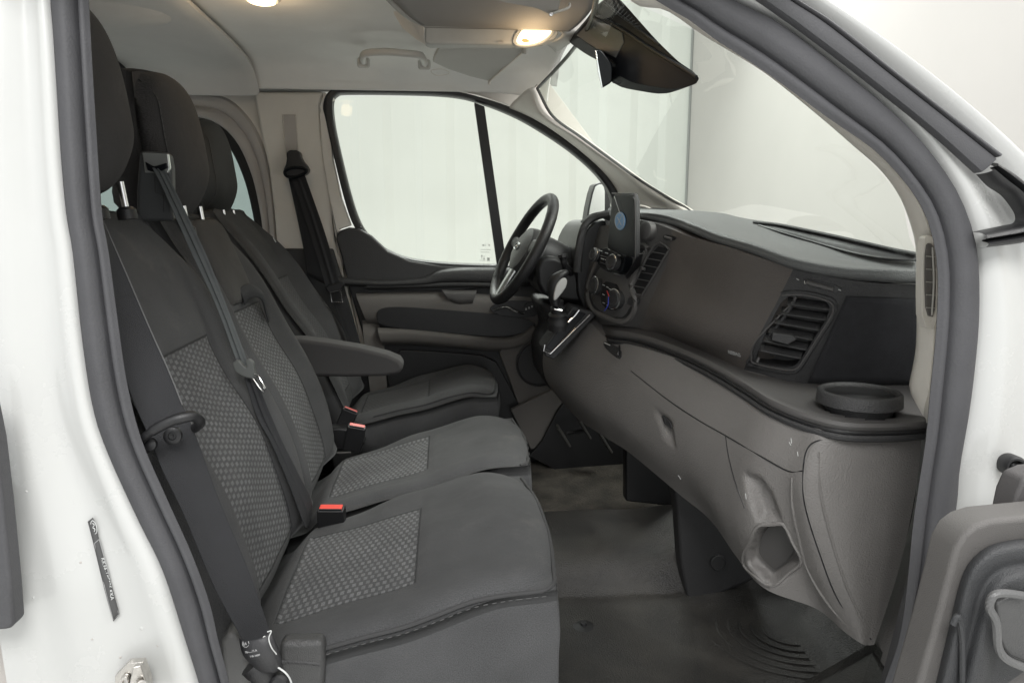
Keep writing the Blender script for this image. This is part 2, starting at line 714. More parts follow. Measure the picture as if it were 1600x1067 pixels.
def cut(o, cutters):
    """real openings: subtract solids from a mesh, keep the result as plain mesh"""
    for c in cutters:
        md = o.modifiers.new('cut', 'BOOLEAN')
        md.object = c
        md.solver = 'EXACT'
        md.operation = 'DIFFERENCE'
    bpy.context.view_layer.update()
    dg = bpy.context.evaluated_depsgraph_get()
    me = bpy.data.meshes.new_from_object(o.evaluated_get(dg))
    o.modifiers.clear()
    o.data = me
    me.shade_smooth()
    me.set_sharp_from_angle(angle=math.radians(35))
    for c in cutters:
        bpy.data.objects.remove(c)


def text(name, s, p0, right, up, h, m, parent, thick=0.0004, width=None, bold=0.0):
    cu = bpy.data.curves.new(name, 'FONT')
    cu.body = s
    cu.size = h * 1.4
    cu.extrude = thick
    cu.offset = bold
    o = bpy.data.objects.new('tmp', cu)
    COL.objects.link(o)
    bpy.context.view_layer.update()
    dg = bpy.context.evaluated_depsgraph_get()
    me = bpy.data.meshes.new_from_object(o.evaluated_get(dg))
    bpy.data.objects.remove(o)
    r = V(right).normalized()
    u = V(up)
    u = (u - r * u.dot(r)).normalized()
    n = r.cross(u)
    xs = [v.co.x for v in me.vertices]
    sx = (width / (max(xs) - min(xs))) if width else 1
    vs = [V(p0) + r * ((v.co.x - min(xs)) * sx) + u * v.co.y + n * v.co.z for v in me.vertices]
    fs = [tuple(p.vertices) for p in me.polygons]
    return mk(name, vs, fs, m, parent, smooth=False)


# ================================================================== THE BOOTH
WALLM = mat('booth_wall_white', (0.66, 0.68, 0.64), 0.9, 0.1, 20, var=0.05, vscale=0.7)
# faint vertical corrugation of a painted steel wall on the far side
def booth():
    def wall(name, p, q, z0, z1, m, ridge=0.0, pitch=0.5, label=None):
        p, q = V(p), V(q)
        d = q - p
        n = V((-d.y, d.x, 0)).normalized()
        L = d.length
        k = max(2, int(L / pitch * 8))
        vs, fs = [], []
        for i in range(k + 1):
            t = i / k
            off = ridge * (1 if (math.sin(2 * math.pi * t * L / pitch) > 0.2) else 0)
            for z in (z0, z1):
                v = p + d * t + n * off
                vs.append((v.x, v.y, z))
        for i in range(k):
            fs.append((2 * i, 2 * i + 2, 2 * i + 3, 2 * i + 1))
        o = mk(name, vs, fs, m, smooth=False, solid=0.05, soff=1)
        o['kind'] = 'structure'
        return o
    wall('far_wall', (-9, 8.5, 0), (2.85, 8.5, 0), -1.0, 7, WALLM, 0.02, 0.7)
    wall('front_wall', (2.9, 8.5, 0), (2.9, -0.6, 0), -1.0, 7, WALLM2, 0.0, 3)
    tag(prism('ground', [(-9, -3, -0.75), (5, -3, -0.75), (5, 8.6, -0.75), (-9, 8.6, -0.75)], (0, 0, -0.05), GROUND, bevel=0), kind='structure')


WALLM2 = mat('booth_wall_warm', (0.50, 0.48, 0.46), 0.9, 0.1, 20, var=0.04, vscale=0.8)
GROUND = mat('booth_floor_grey', (0.74, 0.74, 0.72), 0.6, 0.2, 60, var=0.15, vscale=2)
booth()
seam = tube('wall_seam', [V((2.84, 8.42, -0.7)), V((2.84, 8.42, 6.5))], 0.014, mat('seam_grey', (0.26, 0.27, 0.26), 0.8), n=1)
seam['kind'] = 'structure'
for q in ([(1096, 292), (1236, 290)], [(1085, 312), (1262, 312)]):
    a_, b_ = [PXp(x, y, 2.87) for x, y in q]
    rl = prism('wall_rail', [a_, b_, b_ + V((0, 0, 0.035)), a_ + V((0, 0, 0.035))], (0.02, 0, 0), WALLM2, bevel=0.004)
    rl['kind'] = 'structure'

# ================================================================== VAN BODY
body = thing('van_body', 'white van bodyshell with pillars, rubber door seals and pale headliner around the cab', 'van body', (0.0, 1.0, -0.6))


def near(px, py, off=0.0, y0=1.0):
    """point on the near body side, which leans inwards with height"""
    q = P(px, py, y0 + 0.05)
    y = y0 + 0.09 * max(0, q.z - 0.5) + off
    return P(px, py, y)


def band(name, inner, outer, prof, m, parent, y0=1.0, n=60, **kw):
    """strip between two curves of the body side, prof = [(t, push towards the street)]"""
    a = resample([V((x, y, 0)) for x, y in inner], n)
    b = resample([V((x, y, 0)) for x, y in outer], n)
    rows = []
    for p, q in zip(a, b):
        r = []
        for t, o in prof:
            s = p.lerp(q, t)
            v = near(s.x, s.y, 0, y0)
            r.append(v + V((0, -o, 0)))
        rows.append(r)
    return loft(name, rows, m, parent, nu=1, nv=3, **kw)


# door seal, B pillar side + over the top + A pillar side
B_in = [(128, -140), (133, -60), (136, 0), (141, 94), (147, 194), (153, 288), (158, 345), (167, 394), (181, 499), (196, 600), (218, 686), (256, 775), (295, 861), (324, 939), (339, 1002), (356, 1067), (372, 1150)]
B_out = [(74, -140), (76, -60), (78, 0), (83, 63), (89, 157), (95, 250), (103, 334), (113, 394), (127, 525), (143, 630), (165, 700), (213, 806), (252, 885), (284, 982), (311, 1067), (332, 1150)]
A_in = [(700, -190), (850, -110), (960, -48), (1035, 4), (1080, 30), (1120, 60), (1200, 112), (1300, 185), (1365, 230), (1410, 275), (1445, 325), (1463, 380), (1469, 440), (1466, 520), (1457, 612), (1450, 687), (1440, 752), (1430, 820), (1423, 893), (1415, 958), (1405, 1010), (1385, 1067), (1368, 1120)]
A_out = [(740, -250), (940, -140), (1060, -60), (1150, 0), (1215, 32), (1300, 95), (1380, 160), (1440, 220), (1485, 280), (1510, 330), (1525, 380), (1530, 430), (1530, 500), (1524, 570), (1515, 640), (1500, 725), (1497, 769), (1487, 844), (1473, 906), (1453, 958), (1435, 1027), (1425, 1067), (1410, 1120)]
seal_prof = [(0.75, -0.055), (0.4, -0.03), (0.0, -0.006), (0.03, 0.0), (0.12, 0.004), (0.22, 0.003), (0.29, -0.004), (0.36, 0.006), (0.55, 0.014), (0.8, 0.012), (0.95, 0.004), (1.0, -0.012)]
band('door_seal', B_in, B_out, seal_prof, SEAL, body)
band('door_seal', A_in, A_out, seal_prof, SEAL, body)
# painted B pillar with soft pressed flutes
Bp_out = [(-160, -140), (-150, 0), (-140, 330), (-120, 600), (-60, 800), (0, 960), (40, 1067), (60, 1150)]
flute = [(0, -0.020), (0.05, -0.003), (0.12, 0.0), (0.2, -0.006), (0.3, -0.009), (0.4, -0.002), (0.52, 0.006), (0.62, 0.008), (0.75, 0.004), (0.88, 0.009), (1, 0.012)]
bpan = band('b_pillar_panel', B_out, [(-60, -140), (-70, 0), (-70, 330), (-60, 600), (-30, 800), (0, 950), (20, 1067), (30, 1150)], flute, WHITE, body, y0=0.985)
# sliding door rubber edge at far left
Ledge = pprism('sliding_door_edge', [(-70, 600), (-20, 630), (-8, 690), (4, 790), (15, 900), (21, 974), (15, 984), (-70, 990)], 0.93, 0.03, SEALW, body, bevel=0.006)
# painted A pillar area to the right of the seal
W_in = [(740, -250), (940, -140), (1060, -60), (1150, 0), (1215, 32), (1300, 95), (1380, 160), (1440, 220), (1485, 280), (1510, 330), (1525, 380), (1530, 430), (1530, 500), (1524, 570), (1515, 640), (1500, 725), (1497, 769), (1487, 844), (1473, 906), (1453, 958), (1435, 1027), (1425, 1067), (1410, 1120)]
W_out = [(800, -330), (1000, -210), (1140, -100), (1290, 0), (1400, 75), (1500, 152), (1600, 240), (1680, 330), (1760, 430), (1790, 500), (1800, 640), (1800, 760), (1790, 900), (1780, 1000), (1770, 1120)]
apan = band('a_pillar_panel', W_in, W_out, [(0, -0.022), (0.06, -0.004), (0.16, 0.004), (0.3, -0.008), (0.48, -0.02), (0.7, 0.0), (0.88, 0.012), (0.96, 0.006), (1, -0.03)], WHITE, body, y0=1.0)
# outer weatherstrip on the pillar
WS_in = [(1080, -75), (1185, 0), (1250, 46), (1350, 122), (1450, 202), (1526, 270)]
WS_out = [(1150, -70), (1238, 0), (1300, 40), (1400, 120), (1490, 190), (1556, 240)]
band('weatherstrip', WS_in, WS_out, [(0, -0.006), (0.05, 0.010), (0.5, 0.014), (0.72, 0.012), (0.76, 0.004), (0.82, 0.016), (0.95, 0.014), (1, -0.006)], SEALW, body, y0=0.985)
WS2_in = [(1528, 272), (1545, 290), (1567, 305), (1583, 325), (1589, 338), (1586, 348), (1570, 352), (1522, 362)]
WS2_out = [(1545, 254), (1570, 268), (1592, 286), (1612, 312), (1622, 345), (1612, 372), (1590, 380), (1526, 388)]
band('weatherstrip', WS2_in, WS2_out, [(0, -0.004), (0.08, 0.016), (0.35, 0.026), (0.5, 0.012), (0.65, 0.026), (0.9, 0.018), (1, -0.004)], BLACK, body, y0=0.985)
# rubber buffer
bc, bn = near(1580, 726, 0, 0.985), V((-0.25, -1, 0.1))
lathe('rubber_buffer', bc, bn, [(0.017, -0.01), (0.017, 0.012), (0.014, 0.017), (0.011, 0.017), (0.010, 0.006), (0.006, 0.004), (0.006, 0.010), (0.004, 0.012), (0, 0.012)], BLACK, body)
# body roof, far side shell, sill
roof_rows = []
for x in (-1.6, -0.9, -0.2, 0.25, 0.48):
    dz = -0.03 if x > 0.3 else 0
    roof_rows.append([(x, 0.95, 1.42 + dz), (x, 1.0, 1.62 + dz), (x, 1.2, 1.70 + dz), (x, 2.05, 1.73 + dz), (x, 2.95, 1.70 + dz), (x, 3.08, 1.64 + dz), (x, 3.13, 1.60 + dz)])
loft('roof_panel', roof_rows, WHITE, body, solid=0.004)

# headliner
HL = []
for x, dz, ye in ((-0.72, 0, 0), (-0.5, 0, 0), (-0.2, 0, 0), (0.1, 0, 0), (0.24, -0.004, 0.01), (0.34, -0.02, 0.03), (0.41, -0.045, 0.06)):
    HL.append([(x, 2.99 - ye, H + 0.49 + dz), (x, 2.965 - ye, H + 0.525 + dz), (x, 2.90 - ye, H + 0.57 + dz), (x, 2.78 - ye, H + 0.592 + dz), (x, 2.5, H + 0.605 + dz), (x, 2.05, H + 0.612 + dz), (x, 1.6, H + 0.605 + dz), (x, 1.35, H + 0.59 + dz), (x, 1.2, H + 0.52 + dz), (x, 1.14, H + 0.42 + dz)])
hl = loft('headliner', HL, LINER, body, solid=0.012, soff=1)
HR = []
for x in (-0.725, -0.74, -1.1, -1.6, -2.3):
    d = -0.022 if x < -0.73 else -0.004
    HR.append([(x, 2.99, H + 0.49 + d), (x, 2.965, H + 0.525 + d), (x, 2.90, H + 0.57 + d), (x, 2.78, H + 0.592 + d), (x, 2.5, H + 0.605 + d), (x, 2.05, H + 0.612 + d), (x, 1.6, H + 0.605 + d), (x, 1.35, H + 0.59 + d), (x, 1.2, H + 0.52 + d), (x, 1.1, H + 0.42 + d)])
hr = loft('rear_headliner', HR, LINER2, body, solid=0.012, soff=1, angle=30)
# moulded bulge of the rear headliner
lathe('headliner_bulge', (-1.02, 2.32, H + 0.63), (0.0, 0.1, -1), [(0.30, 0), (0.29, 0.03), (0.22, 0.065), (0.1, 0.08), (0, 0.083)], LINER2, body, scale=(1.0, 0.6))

# far side inner trim: rear arch, B pillar
FY = 3.06
pprism('b_pillar_trim', [(396, 143), (505, 143), (499, 165), (502, 210), (511, 260), (520, 310), (530, 362), (545, 470), (568, 540), (575, 600), (585, 660), (440, 660), (434, 400), (428, 330), (420, 262), (409, 215)], FY - 0.03, 0.09, TRIM, body, bevel=0.012, seg=4)
pprism('pillar_lower_trim', [(438, 388), (520, 388), (545, 470), (566, 545), (600, 700), (620, 900), (438, 900)], FY - 0.045, 0.03, DKPL, body, bevel=0.008)
# belt height adjuster slot
for q in ([(442, 179), (462, 179), (466, 240), (446, 240)],):
    sl = pprism('adjuster_slot', q, FY - 0.036, 0.02, TRIMG, body, bevel=0.002)
    tube('adjuster_rim', LY(q, FY - 0.036), 0.002, TRIM, body, n=1, closed=True)


def ringband(name, inner, outer, y, prof, m, parent, n=72, closed=True, **kw):
    a = resample(LY(inner, y), n, closed)
    b = resample(LY(outer, y), n, closed)
    rows = [[p.lerp(q, t) + V((0, -o, 0)) for t, o in prof] for p, q in zip(a, b)]
    if closed:
        rows.append(rows[0])
    return loft(name, rows, m, parent, nu=1, nv=2, **kw)


arch_in = [(120, 420), (120, 300), (130, 215), (200, 178), (300, 182), (340, 196), (368, 225), (388, 268), (400, 312), (408, 360), (413, 430)]
arch_out = [(85, 420), (85, 280), (95, 170), (190, 143), (300, 146), (352, 152), (388, 182), (410, 222), (422, 270), (430, 340), (436, 430)]
ringband('rear_window_trim', arch_in, arch_out, FY, [(0, -0.05), (0.1, 0.0), (0.35, 0.004), (0.5, -0.006), (0.62, 0.010), (0.9, 0.014), (1.0, 0.0)], TRIMG, body, closed=False)
ringband('rear_window_seal', [(x - (8 if x > 250 else -8), y + 8) for x, y in arch_in], [(x + (8 if x > 250 else -8), y - 6) for x, y in arch_in], FY + 0.035, [(0, 0), (0.2, 0.006), (0.8, 0.006), (1, 0)], BLACK, body, closed=False)
pprism('rear_side_window', [(100, 440), (100, 300), (130, 200), (250, 172), (340, 190), (385, 255), (405, 330), (412, 440)], FY + 0.05, 0.005, GLD, body, bevel=0)
pprism('rear_side_panel', [(-60, 400), (438, 400), (445, 800), (-60, 900)], FY + 0.01, 0.04, TRIMG, body, bevel=0.003)
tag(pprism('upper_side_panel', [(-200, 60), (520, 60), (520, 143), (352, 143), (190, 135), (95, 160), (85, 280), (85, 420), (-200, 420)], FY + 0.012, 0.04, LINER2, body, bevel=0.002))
pprism('arch_filler', [(325, 140), (445, 140), (445, 400), (424, 400), (417, 300), (403, 226), (378, 182), (340, 156)], FY + 0.02, 0.03, TRIM, body, bevel=0.002)
pprism('roof_rail_trim', [(690, 118), (850, 118), (985, 300), (960, 283), (912, 236), (858, 197), (806, 168), (746, 148), (690, 138)], FY + 0.0, 0.03, TRIM, body, bevel=0.002)
# cab rear lower wall and load space end wall
prism('load_space_wall', [(-2.3, 0.95, -0.1), (-2.3, 3.2, -0.1), (-2.3, 3.2, 1.62), (-2.3, 0.95, 1.62)], (-0.03, 0, 0), TRIMG, body, bevel=0)
prism('near_rear_side_wall', [(-2.3, 1.0, -0.1), (-0.62, 1.0, -0.1), (-0.62, 1.08, 1.62), (-2.3, 1.08, 1.62)], (0, -0.03, 0), TRIMG, body, bevel=0)
prism('sill', [(-0.5, 0.93, -0.35), (0.9, 0.93, -0.35), (0.9, 1.16, -0.35), (-0.5, 1.16, -0.35)], (0, 0, 0.22), WHITE, body, bevel=0.02)

# far A pillar trim (beige) between door frame and windscreen
ap_lo = [(797, 166), (835, 182), (872, 205), (915, 238), (948, 270), (968, 300), (985, 340)]
ap_hi = [(835, 134), (850, 176), (905, 214), (960, 254), (1020, 297), (1072, 326), (1100, 345)]
rows = []
for (a, b) in zip(ap_lo, ap_hi):
    t = ap_lo.index(a) / 6
    y0_, y1_ = 3.02, 2.80 + 0.06 * t
    r = []
    for s, bul in ((0, 0.0), (0.12, 0.012), (0.5, 0.02), (0.88, 0.012), (1, -0.03)):
        p = P(a[0] + (b[0] - a[0]) * s, a[1] + (b[1] - a[1]) * s, y0_ + (y1_ - y0_) * s)
        r.append(p + V((-0.5, -0.8, 0)) * bul)
    rows.append(r)
apf = loft('a_pillar_trim', rows, TRIM, body, solid=0.01)
tube('trim_joint', [P(839, 132, 2.79), P(826, 148, 2.88), P(808, 170, 3.0)], 0.0022, TRIMG, body)
# small oval tweeter cover at the foot of the far pillar
ring = [P(990, 345, 2.86), P(994, 334, 2.86), (P(1008, 331, 2.84)), P(1022, 336, 2.82), P(1034, 352, 2.8)]
tube('tweeter_cover', [P(985, 325, 2.86), P(998, 321, 2.86), P(1012, 324, 2.84), P(1025, 332, 2.82), P(1036, 345, 2.8)], 0.004, TRIM, body)

# near A pillar trim seen inside the seal
At_in = [(940, -60), (990, 5), (1040, 16), (1100, 56), (1180, 104), (1225, 137), (1285, 186), (1337, 231), (1375, 265), (1405, 306), (1424, 355), (1431, 392), (1432, 450), (1431, 540), (1420, 602), (1423, 615)]
At_out = [(960, -75), (1035, 4), (1080, 30), (1120, 60), (1200, 112), (1265, 160), (1325, 202), (1372, 238), (1412, 280), (1445, 325), (1463, 380), (1469, 440), (1466, 520), (1457, 612), (1450, 640), (1448, 660)]
a = resample([V((x, y, 0)) for x, y in At_in], 60)
b = resample([V((x, y, 0)) for x, y in At_out], 60)
rows = []
for p, q in zip(a, b):
    r = []
    for t, yy in ((0, 1.41), (0.08, 1.375), (0.5, 1.355), (0.95, 1.33), (1.2, 1.20), (1.3, 1.08)):
        s = p.lerp(q, t)
        r.append(P(s.x, s.y, yy))
    rows.append(r)
apn = loft('near_a_pillar_trim', rows, TRIM, body, nu=1, nv=3)
# defrost outlet in the near pillar trim
dv = [(1446, 376), (1455, 374), (1463, 385), (1465, 440), (1465, 495), (1460, 505), (1449, 500), (1443, 490), (1444, 430)]
pprism('outlet_frame', [(1443, 372), (1455, 366), (1464, 378), (1467, 440), (1465, 516), (1441, 510), (1440, 440)], 1.318, 0.02, TRIM, body, r=1, bevel=0.002)
pprism('outlet_slot', [(1447, 384), (1454, 378), (1461, 388), (1463, 440), (1461, 496), (1448, 492), (1446, 440)], 1.314, 0.012, DOORTP, body, r=1, bevel=0.001)
tube('outlet_blade', LY([(1457, 386), (1459, 440), (1456, 492)], 1.311), 0.0018, CONS, body)
for k in range(5):
    tube('outlet_rib', LY([(1447, 400 + 20 * k), (1461, 401 + 20 * k)], 1.312), 0.0009, CONS, body, n=1)

# windscreen
wn = [P(1431, 392, 1.40) + V((0.14, 0, -0.12)), P(1431, 392, 1.40), P(1405, 306, 1.40), P(1337, 231, 1.40), P(1225, 137, 1.40), P(1100, 56, 1.40), P(985, 2, 1.40), P(930, -25, 1.40)]
wf = [P(1078, 332, 2.86) + V((0.14, 0, -0.12)), P(1078, 332, 2.86), P(1045, 312, 2.84), P(1000, 284, 2.83), P(950, 248, 2.82), P(905, 215, 2.80), P(862, 183, 2.80), P(838, 140, 2.79)]
rows = []
for i, (p, q) in enumerate(zip(wn, wf)):
    r = []
    for k in range(7):
        s = k / 6
        bul = 0.085 * math.sin(math.pi * s)
        r.append(p.lerp(q, s) + V((bul * 0.8, 0, bul * 0.5)))
    rows.append(r)
ws = loft('windscreen', rows, GLW, body, nu=4, nv=3, angle=0)
tube('windscreen_seal', [p + V((0.004, 0, 0.004)) for p in wf], 0.0055, BLACK, body)
tube('windscreen_seal', [p + V((0.004, 0, 0.004)) for p in rows[-1]], 0.006, BLACK, body)

# ================================================================== VAN FLOOR
fl = []
FLOORM = mat('rubber_floor', (0.024, 0.023, 0.022), 0.36, 0.9, 260, var=1.0, vscale=7, var_rgb=(0.050, 0.047, 0.042), bdist=0.002)
# worn ring tread pressed into the foot mat
nt = FLOORM.node_tree
uvn = nt.nodes.new('ShaderNodeUVMap')
sp = nt.nodes.new('ShaderNodeSeparateXYZ')
nt.links.new(uvn.outputs[0], sp.inputs[0])
du = math_node(nt, 'SUBTRACT', sp.outputs[0], 0.80)
dv_ = math_node(nt, 'SUBTRACT', sp.outputs[1], 1.70)
rad = math_node(nt, 'SQRT', math_node(nt, 'ADD', math_node(nt, 'POWER', math_node(nt, 'ABSOLUTE', du), 2.0), math_node(nt, 'POWER', math_node(nt, 'ABSOLUTE', math_node(nt, 'MULTIPLY', dv_, 0.9)), 2.0)))
wv = math_node(nt, 'SINE', math_node(nt, 'MULTIPLY', rad, 165))
msk = math_node(nt, 'MULTIPLY', math_node(nt, 'LESS_THAN', rad, 0.225), math_node(nt, 'GREATER_THAN', rad, 0.045))
rg = math_node(nt, 'MULTIPLY', math_node(nt, 'GREATER_THAN', wv, 0.1), msk)
bpn = [n for n in nt.nodes if n.type == 'BUMP'][0]
old = bpn.inputs['Height'].links[0].from_socket
nt.links.new(math_node(nt, 'ADD', old, math_node(nt, 'MULTIPLY', rg, 4.0)), bpn.inputs['Height'])
prof = [(1.05, -0.10), (1.5, -0.09), (1.80, -0.086), (1.93, -0.082), (1.965, -0.066), (1.99, -0.03), (2.02, 0.002), (2.07, 0.018), (2.2, 0.022), (2.35, 0.020), (2.372, 0.012), (2.385, -0.02), (2.6, -0.04), (3.1, -0.05)]
vs, uvs, fc = [], [], []
xs = [-0.6 + i * 0.04 for i in range(56)]
c = cr([V((y, z, 0)) for y, z in prof], 6)
for x in xs:
    for q in c:
        z = q.y
        if x > 0.60:
            z += 0.05 * ss(x, 0.6, 0.8) * math.exp(-((q.x - 2.15) / 0.18) ** 2)
        if x > 1.0:
            z += (x - 1.0) * 0.8
        z += 0.002 * math.sin(x * 23 + q.x * 17)
        vs.append((x, q.x + 0.008 * math.sin(x * 5), z))
        uvs.append((x, q.x))
nc = len(c)
for i in range(len(xs) - 1):
    for j in range(nc - 1):
        a_ = i * nc + j
        fc.append((a_, a_ + nc, a_ + nc + 1, a_ + 1))
floor = mk('cab_floor', vs, fc, FLOORM, body, uv=uvs)
tc_ = PZ(1235, 985, -0.088)
TREAD = mat('tread_rubber', (0.034, 0.033, 0.031), 0.6, 0.9, 160, var=0.8, vscale=25)
for k, rr_ in enumerate((0.07, 0.10, 0.13, 0.16, 0.19, 0.22)):
    tube('tread_rib', [V((tc_.x - rr_ * 1.05 * math.cos(t), tc_.y + rr_ * 0.95 * math.sin(t), -0.0865)) for t in [-1.5 + 3.2 * i / 14 for i in range(15)]], 0.0045, TREAD, floor, flat=0.25, n=2)
# driver's carpet mat with pale dirt
MATM = mat('dirty_carpet', (0.045, 0.042, 0.036), 0.95, 1.0, 160, var=1, vscale=9, var_rgb=(0.12, 0.108, 0.09), bdist=0.004)
dm = prism('driver_mat', [(0.30, 2.45, -0.028), (0.95, 2.43, -0.028), (0.98, 2.98, 0.0), (0.30, 3.0, -0.03)], (0, 0, 0.012), MATM, bevel=0.005)
tag(dm, 'dirty dark carpet mat in the driver footwell under the pedals', 'floor mat')
fx = PZ(912, 978, -0.088)
st = lathe('floor_fastener', fx, (0, 0, 1), [(0.033, -0.002), (0.032, 0.003), (0.014, 0.006), (0.010, 0.007), (0.009, 0.013), (0, 0.014)], BLACK)
tag(st, 'round black mat fastener on the rubber floor in front of the bench seat', 'fastener')

# ================================================================== DRIVER DOOR (far side)
dd = thing('driver_door', 'closed far door with dark card, beige lower band, framed window and quarter pane', 'door', tuple(P(700, 600, 3.1)))
DY = 3.0
card = pprism('door_card', [(524, 372), (530, 360), (545, 355), (562, 357), (580, 368), (606, 392), (640, 407), (690, 415), (760, 418), (850, 421), (960, 425), (1020, 440), (1020, 760), (700, 790), (600, 720), (578, 600), (566, 520), (545, 450), (533, 400)], DY, 0.05, DKPL, dd, bevel=0.01, seg=4)
pprism('door_pillar_frame', [(505, 143), (522, 152), (512, 180), (520, 250), (533, 310), (548, 352), (530, 358), (524, 372), (533, 400), (548, 452), (574, 545), (566, 548), (540, 460), (524, 380), (514, 310), (503, 240), (499, 180)], DY + 0.02, 0.05, TRIM, dd, bevel=0.004)
w_in = [(520, 160), (526, 149), (545, 146), (640, 147), (700, 150), (742, 158), (800, 180), (850, 208), (900, 243), (940, 282), (958, 320), (962, 380), (960, 412), (850, 413), (775, 413), (700, 410), (645, 404), (608, 391), (580, 371), (562, 345), (547, 300), (530, 230), (522, 190)]
w_out = [(504, 165), (513, 143), (535, 139), (640, 138), (702, 141), (746, 150), (806, 170), (858, 199), (912, 238), (954, 278), (975, 320), (978, 380), (970, 424), (850, 422), (770, 421), (695, 418), (640, 411), (600, 397), (571, 378), (550, 348), (535, 302), (518, 232), (509, 190)]
rows = []
n = 110
for p, q in zip(cr([V(v) for v in LY(w_in, DY + 0.02)], 5, True), cr([V(v) for v in LY(w_out, DY + 0.02)], 5, True)):
    rows.append([p + V((0, 0.04, 0)), p.lerp(q, 0.05) + V((0, -0.001, 0)), p.lerp(q, 0.5) + V((0, -0.008, 0)), p.lerp(q, 0.95) + V((0, -0.002, 0)), q + V((0, 0.04, 0))])
rows.append(rows[0])
loft('window_frame', rows, BLACK, dd, nu=1, nv=2)
pprism('window_pane', [(515, 150), (740, 152), (778, 414), (700, 413), (600, 400), (555, 350)], DY + 0.05, 0.004, GLS, dd, bevel=0)
pprism('quarter_pane', [(745, 152), (830, 190), (940, 275), (962, 320), (962, 416), (784, 415)], DY + 0.05, 0.004, GLS, dd, bevel=0)
pprism('window_divider', [(741, 160), (757, 166), (789, 395), (790, 416), (777, 416)], DY + 0.015, 0.03, BLACK, dd, bevel=0.003)
# armrest ledge, pull, recesses
def ledge(name, top, bot, y, out, m, parent, rbulge=0.5):
    rows = []
    for (a, b) in zip(top, bot):
        p, q = P(*a, y), P(*b, y)
        rows.append([p, p.lerp(q, 0.15) + V((0, -out * 0.8, 0)), p.lerp(q, 0.4) + V((0, -out, 0)), p.lerp(q, 0.75) + V((0, -out * 0.9, 0)), q + V((0, -out * 0.2, 0)), q + V((0, 0.01, 0))])
    return loft(name, rows, m, parent, nu=4, nv=3)
ledge('upper_ledge', [(530, 432), (600, 436), (660, 432), (690, 420), (760, 417), (860, 420), (960, 430)], [(532, 446), (600, 448), (665, 446), (700, 444), (760, 446), (860, 448), (960, 452)], DY, 0.035, DKPL, dd)
pprism('ledge_slot', [(562, 441), (690, 436), (770, 436), (770, 452), (570, 454)], DY - 0.012, 0.02, BLACK, dd, r=1)
ledge('pull_rail', [(572, 440), (640, 440), (720, 438), (790, 440)], [(576, 452), (640, 451), (720, 449), (790, 450)], DY - 0.008, 0.022, DKPL, dd)
ledge('mid_band', [(556, 458), (620, 456), (700, 456), (800, 462), (900, 470), (1000, 480)], [(575, 505), (620, 508), (700, 514), (800, 522), (900, 530), (1000, 540)], DY, 0.028, DOORTP, dd)
ledge('grab_cup', [(690, 452), (715, 453), (745, 453)], [(704, 470), (716, 475), (738, 474)], DY - 0.022, 0.014, GREYPL, dd)
pprism('armrest_pocket', [(590, 482), (620, 478), (700, 484), (800, 492), (845, 505), (820, 520), (780, 527), (700, 520), (592, 510), (588, 495)], DY - 0.032, 0.01, BLACK, dd, r=2, bevel=0.002)
ledge('armrest', [(590, 511), (640, 512), (700, 518), (780, 526), (812, 520), (830, 505)], [(598, 538), (640, 538), (700, 542), (780, 548), (822, 540), (850, 525)], DY - 0.02, 0.03, DOORTP, dd)
pprism('door_bin', [(600, 545), (700, 550), (770, 556), (790, 590), (815, 640), (830, 680), (620, 700)], DY - 0.032, 0.02, BLACK, dd, r=1, bevel=0.004)
ledge('lower_band', [(566, 500), (585, 500), (600, 520)], [(590, 690), (600, 690), (612, 690)], DY, 0.034, DOORTP, dd)
# front lower section with the speaker
pprism('speaker_panel', [(775, 540), (815, 540), (850, 512), (900, 500), (960, 505), (960, 610), (880, 640), (840, 650), (812, 640), (795, 590)], DY - 0.04, 0.05, DOORTP, dd, r=1, bevel=0.006)
sc = P(842, 567, DY - 0.045)
lathe('door_speaker', sc, (0, -1, 0), [(0.098, -0.002), (0.098, 0.006), (0.092, 0.009), (0.088, 0.004), (0.0, 0.006)], DKPL, dd)
# inner release handle with switch block
pprism('handle_surround', [(765, 478), (790, 468), (838, 470), (850, 482), (832, 497), (785, 494), (768, 488)], DY - 0.035, 0.01, BLACK, dd, r=2, bevel=0.002)
tube('release_handle', L3([(772, 484, DY - 0.05), (790, 480, DY - 0.06), (805, 486, DY - 0.06), (818, 490, DY - 0.05)]), 0.009, CHROME, dd, flat=0.6)
swp = pprism('mirror_switch', [(818, 478), (826, 472), (838, 473), (836, 482), (828, 488), (818, 487)], DY - 0.045, 0.02, BLACK, dd, r=1, bevel=0.002)
for k in range(3):
    c0 = P(822 + 4.6 * k, 482.5 - 2.0 * k, DY - 0.047)
    box('switch_mark', c0, (1, 0, 0), (0, 0, 1), (0, -1, 0), (0.006, 0.008, 0.003), PALE, swp, bevel=0.0005)
# etched marks on the window
GP = DY + 0.045
def wtext(s, px, py, h, wpx):
    text('window_marking', s, P(px, py, GP), (1, 0, 0), (0, 0, 1), h, GREYINK, dd, 0.0003, wpx / F * GP)
wtext('E1', 754, 384, 0.007, 11)
for k, (wd) in enumerate((16, 14)):
    tube('window_marking', LY([(751, 389.5 + 4 * k), (751 + wd, 389.8 + 4 * k)], GP), 0.0016, GREYINK, dd, n=1, flat=0.5)
for x0, up in ((753, 1), (756.3, -1)):
    tube('window_marking', LY([(x0, 399), (x0, 404.5)], GP), 0.0009, GREYINK, dd, n=1)
    yt = 399 if up > 0 else 404.5
    prism('window_marking', LY([(x0 - 1.4, yt + up * 1.5), (x0 + 1.4, yt + up * 1.5), (x0, yt - up * 1.6)], GP), (0, 0.001, 0), GREYINK, dd, bevel=0)
tube('window_marking', LY([(750, 406.4), (758.5, 406.7)], GP), 0.0008, GREYINK, dd, n=1)
